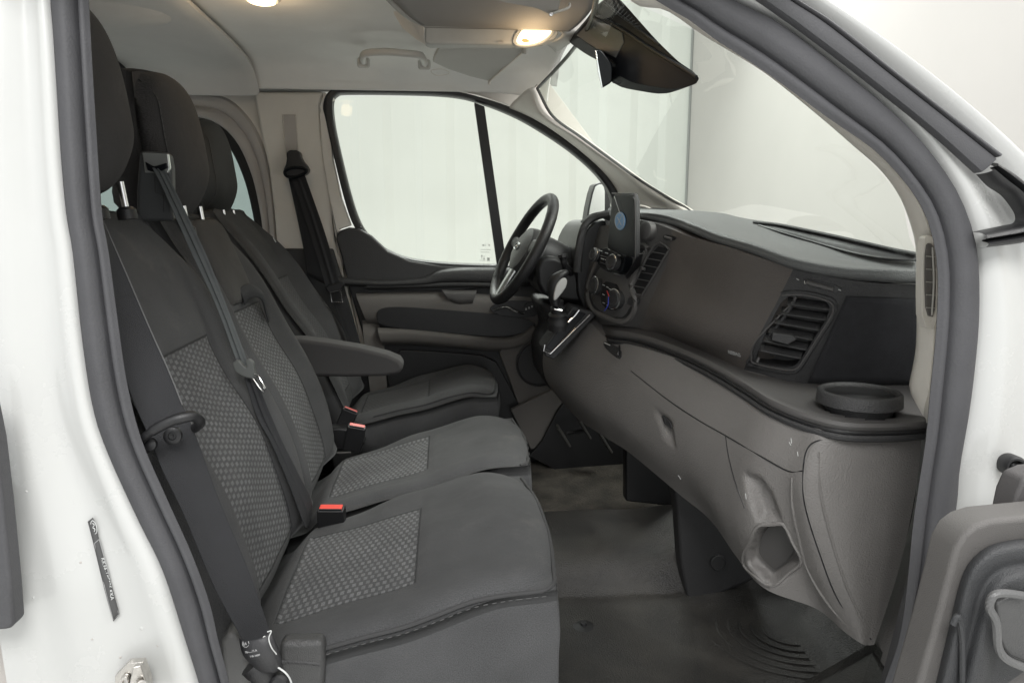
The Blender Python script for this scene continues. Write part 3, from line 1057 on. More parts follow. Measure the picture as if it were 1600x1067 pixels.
pprism('window_marking', [(761, 402.5), (765, 402.5), (765, 407.5), (764, 407.5), (764, 404), (763.4, 404), (763.4, 407.5), (762.4, 407.5), (762.4, 404), (761.8, 404), (761.8, 407.5), (761, 407.5)], GP, 0.001, GREYINK, dd, bevel=0)

# outside mirror
mr = thing('side_mirror', 'black framed door mirror outside the far front window', 'side mirror', tuple(P(940, 400, 3.3)))
mo = [(927, 290), (934, 285), (946, 284), (953, 289), (955, 330), (953, 372), (935, 396), (914, 408), (913, 380), (917, 335)]
pprism('housing', mo, 3.34, 0.12, BLACK, mr, r=1, bevel=0.01)
pprism('mirror_glass', [(929, 293), (935, 288), (945, 288), (945, 330), (944, 372), (930, 392), (917, 402), (916, 378), (920, 335)], 3.328, 0.01, mat('mirror_white_reflection', (0.75, 0.78, 0.76), 0.25), mr, r=1, bevel=0.001)  # pale colour paints the white reflection in the glass
tube('mirror_arm', L3([(945, 400, 3.4), (960, 420, 3.2), (975, 430, 3.1)]), 0.03, BLACK, mr)


def gpatch(name, o, quad, m, parent, nu=16, nv=12, off=0.002, thick=0.003, **kw):
    """sheet lying on o's surface between four corners (tl, tr, br, bl)"""
    tl, tr, br, bl = [V((a, b, 0)) for a, b in quad]
    rows = []
    for i in range(nu + 1):
        s = i / nu
        r = []
        for j in range(nv + 1):
            t = j / nv
            p = tl.lerp(tr, s).lerp(bl.lerp(br, s), t)
            r.append(hit(o, p.x, p.y, off)[0])
        rows.append(r)
    return loft(name, rows, m, parent, nu=1, nv=1, solid=thick, soff=0, **kw)


def cutter(o, px, fwd=0.03, deep=0.045, r=0):
    if r:
        px = [(v.x, v.y) for v in rnd2([(a, b, 0) for a, b in px], r)]
    hs = [hit(o, a, b) for a, b in px]
    nn = V((0, 0, 0))
    for h in hs:
        nn += h[1]
    nn.normalize()
    c = prism('cutter', [h[0] + nn * fwd for h in hs], -nn * (fwd + deep), BLACK, bevel=0, smooth=False)
    # world-space copy so that the boolean lines up
    return c, nn


# ================================================================== DASHBOARD
dash = thing('dashboard', 'grey and taupe dashboard with air vents, centre stack and open shelf spanning the cab', 'dashboard', (0.8, 2.0, 0.3))


def solid_loft(name, st, m, depth=0.13, nu=6, nv=5, parent=None, dv=None, **kw):
    """st: stations, each a px profile top->bottom; closed at the back"""
    rows = []
    for i, r in enumerate(st):
        f = cr(L3(r), nv)
        d = V(dv[i]) if dv else V((depth, 0, 0))
        f = f + [f[-1] + d, f[0] + d]
        rows.append(f)
    return loft(name, rows, m, parent or dash, nu=nu, nv=1, closed_v=True, cap=True, clean=True, **kw)


fa = solid_loft('centre_stack_fascia', [
    [(912, 352, 2.62), (903, 410, 2.62), (900, 460, 2.62), (905, 500, 2.6)],
    [(945, 352, 2.36), (932, 410, 2.33), (922, 465, 2.32), (937, 506, 2.32)],
    [(978, 343, 2.2), (968, 410, 2.16), (960, 470, 2.15), (962, 508, 2.18)],
    [(1015, 346, 2.08), (1012, 400, 2.07), (995, 470, 2.08), (990, 511, 2.12)],
    [(1050, 358, 1.99), (1042, 410, 2.0), (1012, 480, 2.03), (1003, 514, 2.09)]], GREYPL, 0.12)
fb = solid_loft('airbag_cover', [
    [(1050, 358, 1.99), (1042, 410, 2.0), (1012, 480, 2.03), (1003, 514, 2.09)],
    [(1080, 370, 1.91), (1066, 420, 1.93), (1035, 490, 1.95), (1035, 522, 2.03)],
    [(1150, 390, 1.75), (1125, 465, 1.77), (1098, 520, 1.80), (1090, 545, 1.89)],
    [(1240, 419, 1.62), (1212, 475, 1.64), (1180, 535, 1.67), (1162, 577, 1.72)]], AIRBAG, 0.12)
fc_ = solid_loft('outer_fascia', [
    [(1240, 419, 1.62), (1212, 475, 1.64), (1180, 535, 1.67), (1162, 577, 1.72)],
    [(1275, 427, 1.585), (1258, 480, 1.60), (1225, 540, 1.63), (1205, 588, 1.66)],
    [(1320, 436, 1.55), (1312, 490, 1.57), (1275, 550, 1.60), (1245, 597, 1.63)],
    [(1375, 442, 1.52), (1372, 500, 1.55), (1350, 555, 1.58), (1340, 600, 1.60)],
    [(1436, 444, 1.5), (1436, 500, 1.53), (1434, 560, 1.57), (1430, 602, 1.6)]], DKPL, 0.12)
gpatch('cloth_side_panel', fc_, [(1322, 462), (1432, 466), (1430, 600), (1262, 596)], DKFAB, dash, off=0.003)
# dash top
lip = [(945, 334, 2.42), (1010, 334, 2.13), (1055, 343, 2.02), (1085, 354, 1.92), (1120, 368, 1.83), (1180, 386, 1.71), (1240, 407, 1.61), (1310, 420, 1.55), (1370, 424, 1.51), (1438, 426, 1.48)]
rows = []
backs = [((950, 326, 2.6), (955, 322, 2.8), (960, 320, 2.95)), ((1012, 328, 2.5), (1030, 327, 2.75), (1060, 327, 2.88)), ((1060, 330, 2.4), (1075, 328, 2.65), (1100, 330, 2.75)), ((1100, 338, 2.25), (1120, 333, 2.5), (1130, 333, 2.6)), ((1135, 348, 2.1), (1150, 340, 2.35), (1160, 340, 2.42)), ((1195, 372, 1.9), (1205, 352, 2.1), (1215, 349, 2.2)), ((1250, 388, 1.75), (1262, 366, 1.93), (1270, 361, 1.98)), ((1315, 402, 1.65), (1330, 380, 1.76), (1335, 374, 1.80)), ((1375, 409, 1.57), (1385, 392, 1.63), (1388, 385, 1.68)), ((1440, 410, 1.52), (1445, 402, 1.56), (1448, 396, 1.6))]
hump_ = [0, 0, 0, 0, 0, 1, 1, 1, 1, 1]
for l, bk in zip(lip, backs):
    e = P(*l)
    b0, b1, b2 = L3(bk)
    fr = e + V((0.012, 0, 0.004))
    rows.append([e + V((0.07, 0.0, -0.026)), e + V((0.015, 0, -0.022)), e + V((-0.006, 0, -0.015)), e + V((-0.006, 0, -0.004)), e + V((0.008, 0, 0.006)), fr.lerp(b0, 0.35), fr.lerp(b0, 0.7), b0, b0.lerp(b1, 0.5), b1, b2])
topp = loft('dash_top', rows, TOPPL, dash, nu=14, nv=10)
TU = [(1178, 348, 2.2), (1215, 352, 2.06), (1270, 363, 1.90), (1330, 376, 1.75), (1390, 390, 1.63), (1432, 399, 1.56)]
TL = [(1186, 350, 2.14), (1222, 362, 1.98), (1278, 379, 1.82), (1332, 394, 1.68), (1385, 403, 1.58), (1432, 405, 1.53)]
rows = []
for a_, b_ in zip(TU, TL):
    p, q = P(a_[0], a_[1], a_[2] - 0.03), P(b_[0], b_[1], b_[2] - 0.03)
    rows.append([p, p.lerp(q, 0.5) + V((0.0, 0, -0.004)), q])
loft('tray_shade_strip', rows, BLACK, dash, nu=5, nv=3, solid=0.004)  # black strip laid over the pad paints the hollow's shade
tube('tray_rim', [P(a_[0], a_[1] - 1.5, a_[2] - 0.035) for a_ in TU], 0.0045, DKPL, dash)
tube('speaker_slot', L3([(1030, 329, 2.6), (1060, 330, 2.6), (1085, 331, 2.55)]), 0.006, BLACK, dash, flat=0.5)

# open shelf under the fascia
ST = [((938, 503, 2.34), (942, 512, 2.28)), ((962, 504, 2.24), (958, 516, 2.17)), ((990, 508, 2.15), (985, 519, 2.09)), ((1035, 519, 2.04), (1017, 527, 2.01)), ((1097, 544, 1.90), (1069, 546, 1.86)), ((1150, 569, 1.77), (1118, 569, 1.71)), ((1164, 575, 1.74), (1165, 597, 1.57)), ((1205, 585, 1.68), (1206, 622, 1.465)), ((1244, 594, 1.65), (1262, 644, 1.38)), ((1330, 597, 1.63), (1319, 657, 1.325)), ((1395, 597, 1.62), (1382, 659, 1.315)), ((1424, 599, 1.61), (1438, 656, 1.32)), ((1432, 602, 1.6), (1453, 654, 1.33))]
rows = []
for b_, f_ in ST:
    p, q = P(*b_), P(*f_)
    d = (q - p)
    d.z = 0
    d = d.normalized()
    rows.append([p] + [p.lerp(q, k_ / 24) for k_ in range(1, 24)] + [q + V((0, 0, -0.003)), q + d * 0.004 + V((0, 0, -0.010)), q + d * 0.001 + V((0, 0, -0.018)), q - d * 0.01 + V((0, 0, -0.022))] + [p.lerp(q, 0.95 - k_ / 24) + V((0, 0, -0.03)) for k_ in range(0, 23)] + [p + V((0, 0, -0.03))])
shelf = loft('shelf', rows, GREYPL, dash, nu=8, nv=1, closed_v=True, cap=True)
lipc = []
for b_, f_ in ST:
    q = P(*f_)
    d = (q - P(*b_))
    d.z = 0
    d = d.normalized()
    lipc.append(q + d * 0.003 + V((0, 0, -0.022)))
cc_ = PZ(1343, 611, 0.672)
import bmesh
bm_ = bmesh.new()
bm_.from_mesh(shelf.data)
bmesh.ops.delete(bm_, geom=[f for f in bm_.faces if ((f.calc_center_median() + ORG[shelf]).xy - cc_.xy).length < 0.070], context='FACES')
bm_.to_mesh(shelf.data)
bm_.free()
lathe('cup_holder', V((cc_.x, cc_.y, 0.6)), (0, 0, 1), [(0.058, -0.02), (0.060, 0.0), (0.069, 0.068), (0.072, 0.074), (0.078, 0.075), (0.082, 0.071), (0.084, 0.048)], DKPL, dash, seg=64, solid=0.002, angle=60)
lathe('cup_shade_lining', V((cc_.x, cc_.y, 0.6)), (0, 0, 1), [(0.0565, -0.02), (0.0585, 0.0), (0.0675, 0.067)], BLACK, dash, seg=64, angle=0)  # black inner skin puts the cup's inside shade into colour
lathe('cup_holder_base', V((cc_.x, cc_.y, 0.575)), (0, 0, 1), [(0.062, 0), (0.062, 0.008), (0, 0.008)], BLACK, dash, seg=48)
tube('shelf_groove', lipc, 0.0045, BLACK, dash)
tube('shelf_edge', [p + V((0, 0, -0.011)) for p in lipc], 0.0075, DKPL, dash)

# lower dash
lo_st = [
    [(870, 500, 2.62), (850, 545, 2.6), (852, 590, 2.58), (878, 628, 2.55)],
    [(905, 490, 2.42), (880, 550, 2.4), (875, 600, 2.4), (905, 655, 2.36)],
    [(952, 532, 2.19), (925, 575, 2.2), (915, 630, 2.2), (945, 682, 2.16)],
    [(985, 538, 2.07), (962, 590, 2.07), (955, 650, 2.05), (985, 708, 2.02)],
    [(1069, 563, 1.85), (1040, 630, 1.83), (1035, 705, 1.82), (1062, 772, 1.80)],
    [(1118, 578, 1.72), (1085, 660, 1.70), (1080, 740, 1.69), (1110, 812, 1.68)],
    [(1165, 607, 1.575), (1138, 690, 1.56), (1128, 790, 1.55), (1150, 868, 1.55)],
    [(1206, 632, 1.47), (1180, 715, 1.46), (1176, 820, 1.45), (1194, 918, 1.45)],
    [(1255, 655, 1.39), (1228, 745, 1.39), (1240, 860, 1.40), (1275, 950, 1.40)],
    [(1290, 666, 1.345), (1262, 760, 1.34), (1280, 880, 1.34), (1318, 985, 1.34)],
    [(1340, 670, 1.33), (1320, 760, 1.32), (1325, 880, 1.31), (1345, 1004, 1.31)],
    [(1400, 670, 1.33), (1388, 760, 1.32), (1376, 880, 1.31), (1358, 1007, 1.31)],
    [(1441, 670, 1.34), (1430, 770, 1.33), (1404, 890, 1.32), (1366, 1006, 1.31)],
    ]
low = solid_loft('lower_dash', lo_st, TAUPE, 0.10, nu=15, nv=18, dv=[(0.1, 0, 0)] * 6 + [(0.1, 0.01, 0), (0.1, 0.03, 0), (0.09, 0.05, 0), (0.085, 0.075, 0), (0.04, 0.10, 0), (0.01, 0.11, 0), (-0.01, 0.12, 0)])
dent(low, [(1182, 824), (1226, 819), (1251, 874), (1210, 911), (1198, 911), (1167, 881), (1168, 860)], 0.05, 7, (0.55, 0.8, -0.12))
dent(low, [(1019, 631), (1051, 656), (1058, 705), (1037, 688)], 0.014, 9)
dent(low, [(1158, 733), (1190, 743), (1209, 769), (1226, 816), (1184, 820), (1168, 787)], 0.026, 14)
sline('bin_rim', low, [(1185, 821), (1205, 819), (1224, 819), (1238, 846), (1252, 876), (1232, 895), (1212, 912), (1197, 912), (1180, 900), (1163, 883), (1161, 865), (1172, 842)], 0.0042, TAUPE, dash, closed=True, n=4)
for q in ([(986, 579), (1042, 623), (1090, 655), (1134, 680), (1185, 710), (1231, 735), (1254, 735)], [(1134, 681), (1137, 705), (1143, 732), (1152, 762), (1164, 793)], [(1380, 672), (1367, 683), (1320, 684), (1278, 688), (1261, 702), (1255, 734), (1257, 786), (1281, 865), (1312, 941), (1361, 998)]):
    sline('panel_gap', low, q, 0.0016, BLACK, dash, off=-0.0002)
sline('moulded_ridge', low, [(1279, 706), (1282, 769), (1298, 838), (1322, 913), (1346, 966)], 0.0035, TAUPE, dash, off=-0.001)
sline('moulded_ridge', low, [(1237, 745), (1238, 790), (1250, 848), (1263, 893), (1298, 948), (1350, 1000)], 0.004, TAUPE, dash, off=-0.0012)
spatch('bin_floor', low, [(1190, 832), (1222, 828), (1240, 870), (1208, 902), (1198, 901), (1177, 878), (1178, 862)], mat('bin_shade', (0.05, 0.048, 0.046), 0.5, 0.5, 850), dash, off=-0.034, thick=0.004, r=2)  # dark colour paints the shade inside the bin
spatch('glovebox_catch', low, [(1032, 645), (1046, 656), (1051, 672), (1037, 660)], DKPL, dash, off=0.0, r=1)
spatch('catch_slot', low, [(1035, 650), (1037, 650), (1041, 664), (1038, 660)], BLACK, dash, off=0.0015)
# sockets under the shelf
spatch('socket_panel', low, [(944, 530), (972, 545), (971, 561), (962, 558), (943, 541)], DKPL, dash, off=0.002, r=1)
sline('socket_light', low, [(946, 536), (955, 540)], 0.0016, PALE, dash, off=0.005, n=1)
sline('socket_lever', low, [(970, 536), (969, 545), (967, 556)], 0.004, BLACK, dash, off=0.004)

# outer air vent
c4, nv_ = cutter(fc_, [(1226, 463), (1250, 462), (1289, 469), (1298, 480), (1290, 500), (1268, 535), (1247, 567), (1236, 574), (1210, 572), (1185, 566), (1181, 559), (1190, 535), (1208, 495)], 0.03, 0.05, 1)
cut(fc_, [c4])
vent_rim = [(1222, 458), (1255, 456), (1292, 464), (1305, 474), (1302, 492), (1280, 527), (1256, 565), (1243, 579), (1222, 580), (1178, 570), (1171, 560), (1180, 530), (1203, 480)]
sline('vent_rim', fc_, vent_rim, 0.0048, DKPL, dash, off=0.001, closed=True, n=4)
sline('vent_rim', fc_, [(x + (1236 - x) * 0.06, y + (518 - y) * 0.06) for x, y in vent_rim], 0.0025, GREYPL, dash, off=0.003, closed=True, n=4)
av = spatch('air_vent', fc_, [(1228, 466), (1288, 471), (1296, 482), (1245, 566), (1186, 562), (1184, 555)], BLACK, dash, off=-0.036, thick=0.004)
SL = [((1229, 475), (1296, 484)), ((1219, 490), (1291, 500)), ((1210, 504), (1280, 516)), ((1201, 518), (1270, 531)), ((1193, 532), (1261, 547)), ((1187, 547), (1252, 560))]
for a_, b_ in SL:
    pa, na = hit(fc_, *a_) if False else (P(a_[0], a_[1], 1.64 - (a_[0] - 1190) * 0.0006), None)
    pb = P(b_[0], b_[1], 1.60 - (b_[0] - 1250) * 0.0006)
    r_ = (pb - pa).normalized()
    inn = nv_ * -1
    rows = []
    for s in (0, 0.33, 0.66, 1):
        c_ = pa.lerp(pb, s) + nv_ * 0.004
        rows.append([c_, c_ + inn * 0.012 + V((0, 0, 0.006)), c_ + inn * 0.026 + V((0, 0, 0.011))])
    loft('slat', rows, DKPL, av, nu=3, nv=3, solid=0.0016, soff=0)
kn = P(1226, 526, 1.62)
prism('vent_knob', [P(1208, 517, 1.625), P(1238, 521, 1.60), P(1246, 528, 1.595), P(1232, 536, 1.60), P(1206, 529, 1.625)], -nv_ * -0.012, DKPL, av, bevel=0.003)
for k in range(5):
    tube('vent_vane', [P(1222 + 3 * k * 0 - 9 * k, 470 + 22 * k, 1.665), P(1219 - 9 * k, 478 + 22 * k, 1.665)], 0.0035, GREYPL, av, n=1)
# thumb wheel above it
spatch('wheel_recess', fc_, [(1254, 436), (1262, 434), (1318, 448), (1312, 457), (1300, 456), (1256, 444)], BLACK, dash, off=0.002, r=1)
sline('vent_wheel', fc_, [(1261, 440), (1280, 445), (1302, 451)], 0.0055, GREYPL, dash, off=0.004)
sline('wheel_mark', fc_, [(1258, 438), (1259, 443)], 0.0016, CHROME, dash, off=0.009, n=1)
for a_, b_ in ((1247, 436), (1312, 452)):
    sline('wheel_symbol', fc_, [(a_ - 2, b_ - 1), (a_ + 2, b_ + 1)], 0.001, PALE, dash, off=0.003, n=1)
for q in ([(1236, 684), (1237, 692)], [(1233, 690), (1236, 695)], [(1252, 660), (1254, 663)], [(1060, 742), (1064, 748)], [(1165, 770), (1166, 779)], [(1246, 705), (1247, 712)]):
    sline('scuff', low, q, 0.0007, PALE, dash, off=0.0003, n=1)
# AIRBAG lettering
p0, n0 = hit(fb, 1138, 551, 0.0012)
p1, _n = hit(fb, 1158, 557, 0.0012)
text('airbag_lettering', 'AIRBAG', p0, (p1 - p0), hit(fb, 1140, 542)[0] - hit(fb, 1138, 552)[0], 0.011, mat('moulded_letters', (0.34, 0.34, 0.33), 0.5), dash, 0.0008, (p1 - p0).length, 0.0003)
# gap line above the airbag cover
# inner vent
spatch('vent_surround', fb, [(1026, 381), (1046, 387), (1043, 398), (1008, 460), (988, 458), (990, 450), (1020, 385)], DKPL, dash, off=0.003, r=1) if False else None
iv = None
ivq = [(1024, 383), (1046, 388), (1042, 398), (1007, 457), (1001, 460), (986, 456), (990, 448)]


def thick_panel(name, px, d0, d1, m, parent, fwd=0.004, thick=0.01, r=1, bevel=0.001):
    """flat piece whose depth runs from d0 at its left edge to d1 at its right edge"""
    xs_ = [p[0] for p in px]
    a_, b_ = min(xs_), max(xs_)
    if r:
        px = [(v.x, v.y) for v in rnd2([(x, y, 0) for x, y in px], r)]
    pts = [P(x, y, d0 + (d1 - d0) * (x - a_) / (b_ - a_)) for x, y in px]
    return prism(name, [p + V((-fwd, -fwd * 0.5, 0)) for p in pts], (thick, thick * 0.5, 0), m, parent, bevel=bevel)


def on(px, py):
    best = None
    for o in (fa, fb):
        d = ray(px, py).normalized()
        if o not in _bvh:
            _bvh[o] = BVHTree.FromPolygons(*MESH[o])
        loc, n, i, dist = _bvh[o].ray_cast(CAM, d)
        if loc is not None and (best is None or dist < best[2]):
            best = (loc, n if n.dot(d) < 0 else -n, dist)
    return best[:2] if best else hit(fa, px, py)


def opatch(name, px, m, parent, off=0.002, thick=0.006, r=1, bevel=0.001):
    if r:
        px = [(v.x, v.y) for v in rnd2([(x, y, 0) for x, y in px], r)]
    hs = [on(a, b) for a, b in px]
    nn = V((0, 0, 0))
    for h in hs:
        nn += h[1]
    nn.normalize()
    return prism(name, [h[0] + nn * off for h in hs], -nn * thick, m, parent, bevel=bevel), nn


def oline(name, px, r, m, parent, off=0.0, closed=False, n=4):
    return tube(name, [(lambda h: h[0] + h[1] * off)(on(a, b)) for a, b in px], r, m, parent, seg=6, n=n, closed=closed)


iv, nn_ = opatch('air_vent', ivq, BLACK, dash, off=0.0025)
oline('vent_rim', ivq, 0.003, GREYPL, iv, off=0.004, closed=True, n=3)
for k in range(6):
    t = k / 5
    ax, ay = 1019 - 28 * t, 393 + 53 * t
    oline('slat', [(ax, ay), (ax + 20 + 2 * (1 - t), ay + 4)], 0.0018, GREYPL, iv, off=0.006, n=1)
q0 = on(1008, 420)
box('vent_knob', q0[0] + q0[1] * 0.012, (0, 1, 0), (0, 0, 1), q0[1], (0.03, 0.010, 0.018), GREYPL, iv, bevel=0.003)
opatch('vent_wheel_recess', [(1036, 369), (1042, 366), (1058, 370), (1054, 376), (1040, 375)], BLACK, dash, off=0.003)
oline('vent_wheel', [(1041, 370), (1052, 373)], 0.0045, GREYPL, dash, off=0.005, n=1)
opatch('dash_button', [(984, 462), (1002, 464), (998, 478), (981, 476)], DKPL, dash, off=0.005)
oline('button_edge', [(984, 462), (1002, 464), (998, 478), (981, 476)], 0.0012, GREYPL, dash, off=0.007, closed=True, n=1)
# centre stack bezel, control fields and knobs
bez_o = [(1010, 384), (1000, 410), (988, 445), (995, 470), (988, 492), (972, 501), (948, 494), (928, 482), (921, 462), (923, 440), (933, 414), (946, 392)]
bez, _n = opatch('stack_bezel', bez_o, DKPL, dash, off=0.004, r=2)
oline('bezel_ring', bez_o, 0.009, mat('bezel_grey', (0.12, 0.115, 0.11), 0.38, 0.2, 700), dash, off=0.003, closed=True)
opatch('audio_panel', [(951, 388), (990, 397), (986, 426), (976, 431), (947, 419), (944, 404)], GLOSSB, dash, off=0.03, thick=0.035)
oline('panel_top_highlight', [(966, 394), (978, 398), (990, 402)], 0.004, CHROME, dash, off=0.034, n=2)  # chrome strip added as the highlight on the panel's lit top
opatch('climate_panel', [(944, 436), (972, 446), (968, 484), (952, 484), (940, 470)], BLACK, dash, off=0.008)
oline('panel_strip', [(945, 418), (960, 426), (976, 430)], 0.0022, CHROME, dash, off=0.014)


def knob(px, py, r, m_ring, parent, off=0.006, h=0.018):
    p, n = on(px, py)
    n = (n + V((-0.4, -0.25, 0.1))).normalized()
    k = lathe('knob', p + n * off, n, [(r * 1.05, -0.01), (r, h * 0.8), (r * 0.9, h), (r * 0.55, h), (r * 0.5, h * 0.9), (0, h * 0.9)], DKPL, parent)
    lathe('knob_ring', p + n * off, n, [(r * 1.12, h * 0.5), (r * 1.14, h * 0.62), (r * 1.0, h * 0.72)], m_ring, k)
    return p, n


knob(935, 447, 0.026, CHROME, dash)
knob(965, 467, 0.028, CHROME, dash)
knob(945, 402, 0.020, CHROME, dash, 0.03)
knob(973, 413, 0.021, CHROME, dash, 0.034)
BLU = mat('dial_blue', (0.03, 0.06, 0.5), 0.4)
REDD = mat('dial_red', (0.5, 0.03, 0.03), 0.4)
oline('dial_mark', [(957, 480), (962, 474), (963, 463)], 0.0014, BLU, dash, off=0.03)
oline('dial_mark', [(964, 462), (961, 455)], 0.0014, REDD, dash, off=0.03)
for (x, y) in ((953, 396), (962, 399), (956, 408), (962, 410), (968, 412), (980, 402)):
    oline('key_mark', [(x - 2, y - 0.6), (x + 2, y + 0.6)], 0.0013, PALE, dash, off=0.033, n=1)
for (x, y) in ((948, 446), (954, 449), (948, 460), (954, 464), (948, 472), (954, 476), (958, 452)):
    oline('key_mark', [(x - 1.6, y - 0.8), (x + 1.6, y + 0.6)], 0.0011, PALE, dash, off=0.011, n=1)
for (x0, x1, y) in ((952, 966, 404.5), (954, 968, 409), (952, 964, 415)):
    oline('key_gap', [(x0, y - 2), (x1, y + 2)], 0.0009, GREYPL, dash, off=0.032, n=1)

# touchscreen standing out of the dash
scr = thing('touchscreen', 'black upright tablet touchscreen with a small pale blue disc reflection modelled in, on top of the centre stack', 'touchscreen', tuple(P(975, 430, 2.08)))
s_tl, s_tr, s_br, s_b2, s_bl = P(957, 302, 2.17), P(993, 302, 2.02), P(993, 404, 2.0), P(972, 398, 2.08), P(948, 389, 2.17)
sn = (s_tr - s_tl).cross(s_br - s_tr).normalized()
if sn.x > 0:
    sn = -sn
prism('housing', rnd2([s_tl, s_tr, s_br, s_b2, s_bl], 1, 0.1), (0.016, 0.004, 0.001), DKPL, scr, bevel=0.006, seg=4)
ins = lambda p: p + ((s_tl + s_tr + s_br + s_b2 + s_bl) / 5 - p) * 0.05
prism('screen_glass', rnd2([ins(q) + sn * 0.0015 for q in (s_tl, s_tr, s_br, s_b2, s_bl)], 1, 0.08), -sn * 0.003, GLOSSB, scr, bevel=0.0008)
prism('support', [P(993, 396, 2.0), P(1005, 396, 2.02), P(1000, 415, 2.05), P(980, 436, 2.07), P(976, 432, 2.06), P(991, 408, 2.02)], (0.01, 0.03, 0), BLACK, scr, bevel=0.003)
tube('screen_edge', [s_tl + sn * 0.001, s_tr + sn * 0.001, s_br + sn * 0.001], 0.0018, GREYPL, scr, n=1)
dc = P(973, 345, 2.1)  # disc, ring, marks and cord model a reflection in the screen
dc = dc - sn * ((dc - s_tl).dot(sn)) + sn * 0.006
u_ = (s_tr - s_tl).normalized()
prism('disc_reflection', [dc + u_ * 0.034 * math.cos(t) + V((0, 0, 1)) * 0.026 * math.sin(t) for t in [i * math.pi / 16 for i in range(32)]], -sn * 0.002, BLUE, scr, bevel=0)
tube('reflected_ring', [dc + sn * 0.0012 + (s_tr - s_tl).normalized() * 0.031 * math.cos(t) + V((0, 0, 1)) * 0.0235 * math.sin(t) for t in [i * math.pi / 6 for i in range(12)]], 0.0008, PALE, scr, n=2, closed=True)
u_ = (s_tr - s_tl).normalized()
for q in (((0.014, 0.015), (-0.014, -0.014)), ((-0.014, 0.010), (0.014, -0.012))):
    tube('reflected_mark', [dc + sn * 0.0015 + u_ * a + V((0, 0, 1)) * b for a, b in q], 0.0009, PALE, scr, n=1)
tube('reflected_cord', [dc + sn * 0.001 + V((0, 0, 0.024)), dc + sn * 0.001 - u_ * 0.04 + V((0, 0, 0.070))], 0.0008, PALE, scr, n=1)
lathe('speaker_pod', P(1010, 360, 2.06), (-1, -0.5, 0.1), [(0.026, -0.02), (0.026, 0.006), (0.02, 0.010), (0, 0.008)], GREYPL, dash)

# instrument hood in front of the wheel
hood_px = [(911, 352), (924, 341), (942, 334), (953, 333), (956, 380), (948, 405), (930, 430), (918, 470), (908, 452), (905, 415), (908, 380)]
pprism('instrument_binnacle', [(918, 356), (930, 345), (952, 342), (955, 440), (925, 500), (903, 470), (900, 420), (906, 380)], 2.42, 0.5, BLACK, dash, r=1, bevel=0.01)
tube('instrument_hood', L3([(902, 425, 2.40), (905, 390, 2.40), (912, 356, 2.40), (926, 341, 2.40), (950, 333, 2.38)]), 0.014, DKPL, dash, flat=0.9)
tube('instrument_hood', L3([(906, 352, 2.9), (914, 346, 2.6), (928, 338, 2.42), (955, 333, 2.36)]), 0.012, TOPPL, dash)

# gear console
gc = thing('gear_lever', 'black gear lever with silver grip plate on the sloping console left of the stack', 'gear lever', tuple(P(885, 520, 2.35)))
pprism('console_plate', [(895, 478), (928, 487), (930, 494), (866, 562), (852, 556), (848, 545)], 2.30, 0.12, DKPL, gc, bevel=0.006)
prism('plate_recess', LY([(896, 484), (916, 490), (862, 548), (853, 543)], 2.295), (0, 0.01, 0), GLOSSB, gc, bevel=0.002)
tube('plate_trim', LY([(922, 491), (860, 552), (850, 548), (851, 538)], 2.29), 0.0025, CHROME, gc, n=1)
tube('plate_trim', LY([(905, 484), (898, 493), (888, 503)], 2.28), 0.003, CHROME, gc, n=1)
tube('lever_boot', L3([(874, 512, 2.33), (873, 490, 2.32), (872, 470, 2.31)]), [0.04, 0.034, 0.026, 0.018], LEATHER, gc, seg=14)
rows = []
for (x, y, wx, d) in ((868, 478, 7, 0.022), (866, 462, 10, 0.026), (867, 446, 13, 0.03), (873, 432, 13, 0.03), (880, 425, 9, 0.02), (884, 422, 3, 0.008)):
    c_ = P(x, y, 2.30)
    rows.append([c_ + V((math.cos(t) * wx / F * 2.3, math.sin(t) * d, -math.sin(t + 0.6) * 0.004)) for t in [i * math.pi / 5 for i in range(10)]])
gk = loft('lever_knob', rows, LEATHER, gc, nu=4, nv=2, closed_v=True, cap=True)
prism('grip_plate', rnd2(LY([(884, 433), (887, 440), (883, 452), (866, 472), (865, 462), (869, 445), (876, 436)], 2.262), 1), (0, 0.02, 0), mat('satin_silver', (0.62, 0.62, 0.60), 0.3), gc, bevel=0.003)
tube('collar', LY([(866, 482), (878, 485)], 2.29), 0.004, CHROME, gc, n=1)

# steering wheel with column
wh = thing('steering_wheel', 'black leather steering wheel with three spokes in front of the far seat', 'steering wheel', tuple(P(880, 470, 2.6)))
ta = math.radians(28)
U = V((math.sin(ta), 0, math.cos(ta)))
WX = V((-0.13, 1, 0)).normalized()
WN = WX.cross(U).normalized()
if WN.x > 0:
    WN = -WN
wc = P(817, 389, 2.58)
RW = 0.200
rim = [wc + U * RW * math.cos(t) + WX * RW * 0.97 * math.sin(t) for t in [i * 2 * math.pi / 24 for i in range(24)]]
tube('rim', rim, 0.0195, LEATHER, wh, seg=14, n=4, closed=True)
for t in (0.9, 2.3, 4.0, 5.4):
    c_ = wc + U * RW * math.cos(t) + WX * RW * 0.97 * math.sin(t)
    d_ = (WX * math.cos(t) - U * math.sin(t))
    tube('rim_seam', [c_ - d_ * 0.001, c_ + d_ * 0.001], 0.0200, BLACK, wh, n=1, seg=16)
hc = wc - WN * 0.02
lathe('airbag_hub', hc, WN, [(0.100, -0.03), (0.104, 0.004), (0.094, 0.028), (0.062, 0.040), (0.02, 0.044), (0, 0.044)], mat('hub_plastic', (0.06, 0.06, 0.062), 0.38, 0.3, 700), wh, scale=(1.0, 0.85))
em = hc + WN * 0.0455
SILV = mat('emblem_silver', (0.6, 0.62, 0.62), 0.25, metal=0.8)
tube('emblem', [em + WX * 0.030 * math.cos(t) + U * 0.013 * math.sin(t) for t in [i * math.pi / 6 for i in range(12)]], 0.002, SILV, wh, n=2, closed=True)
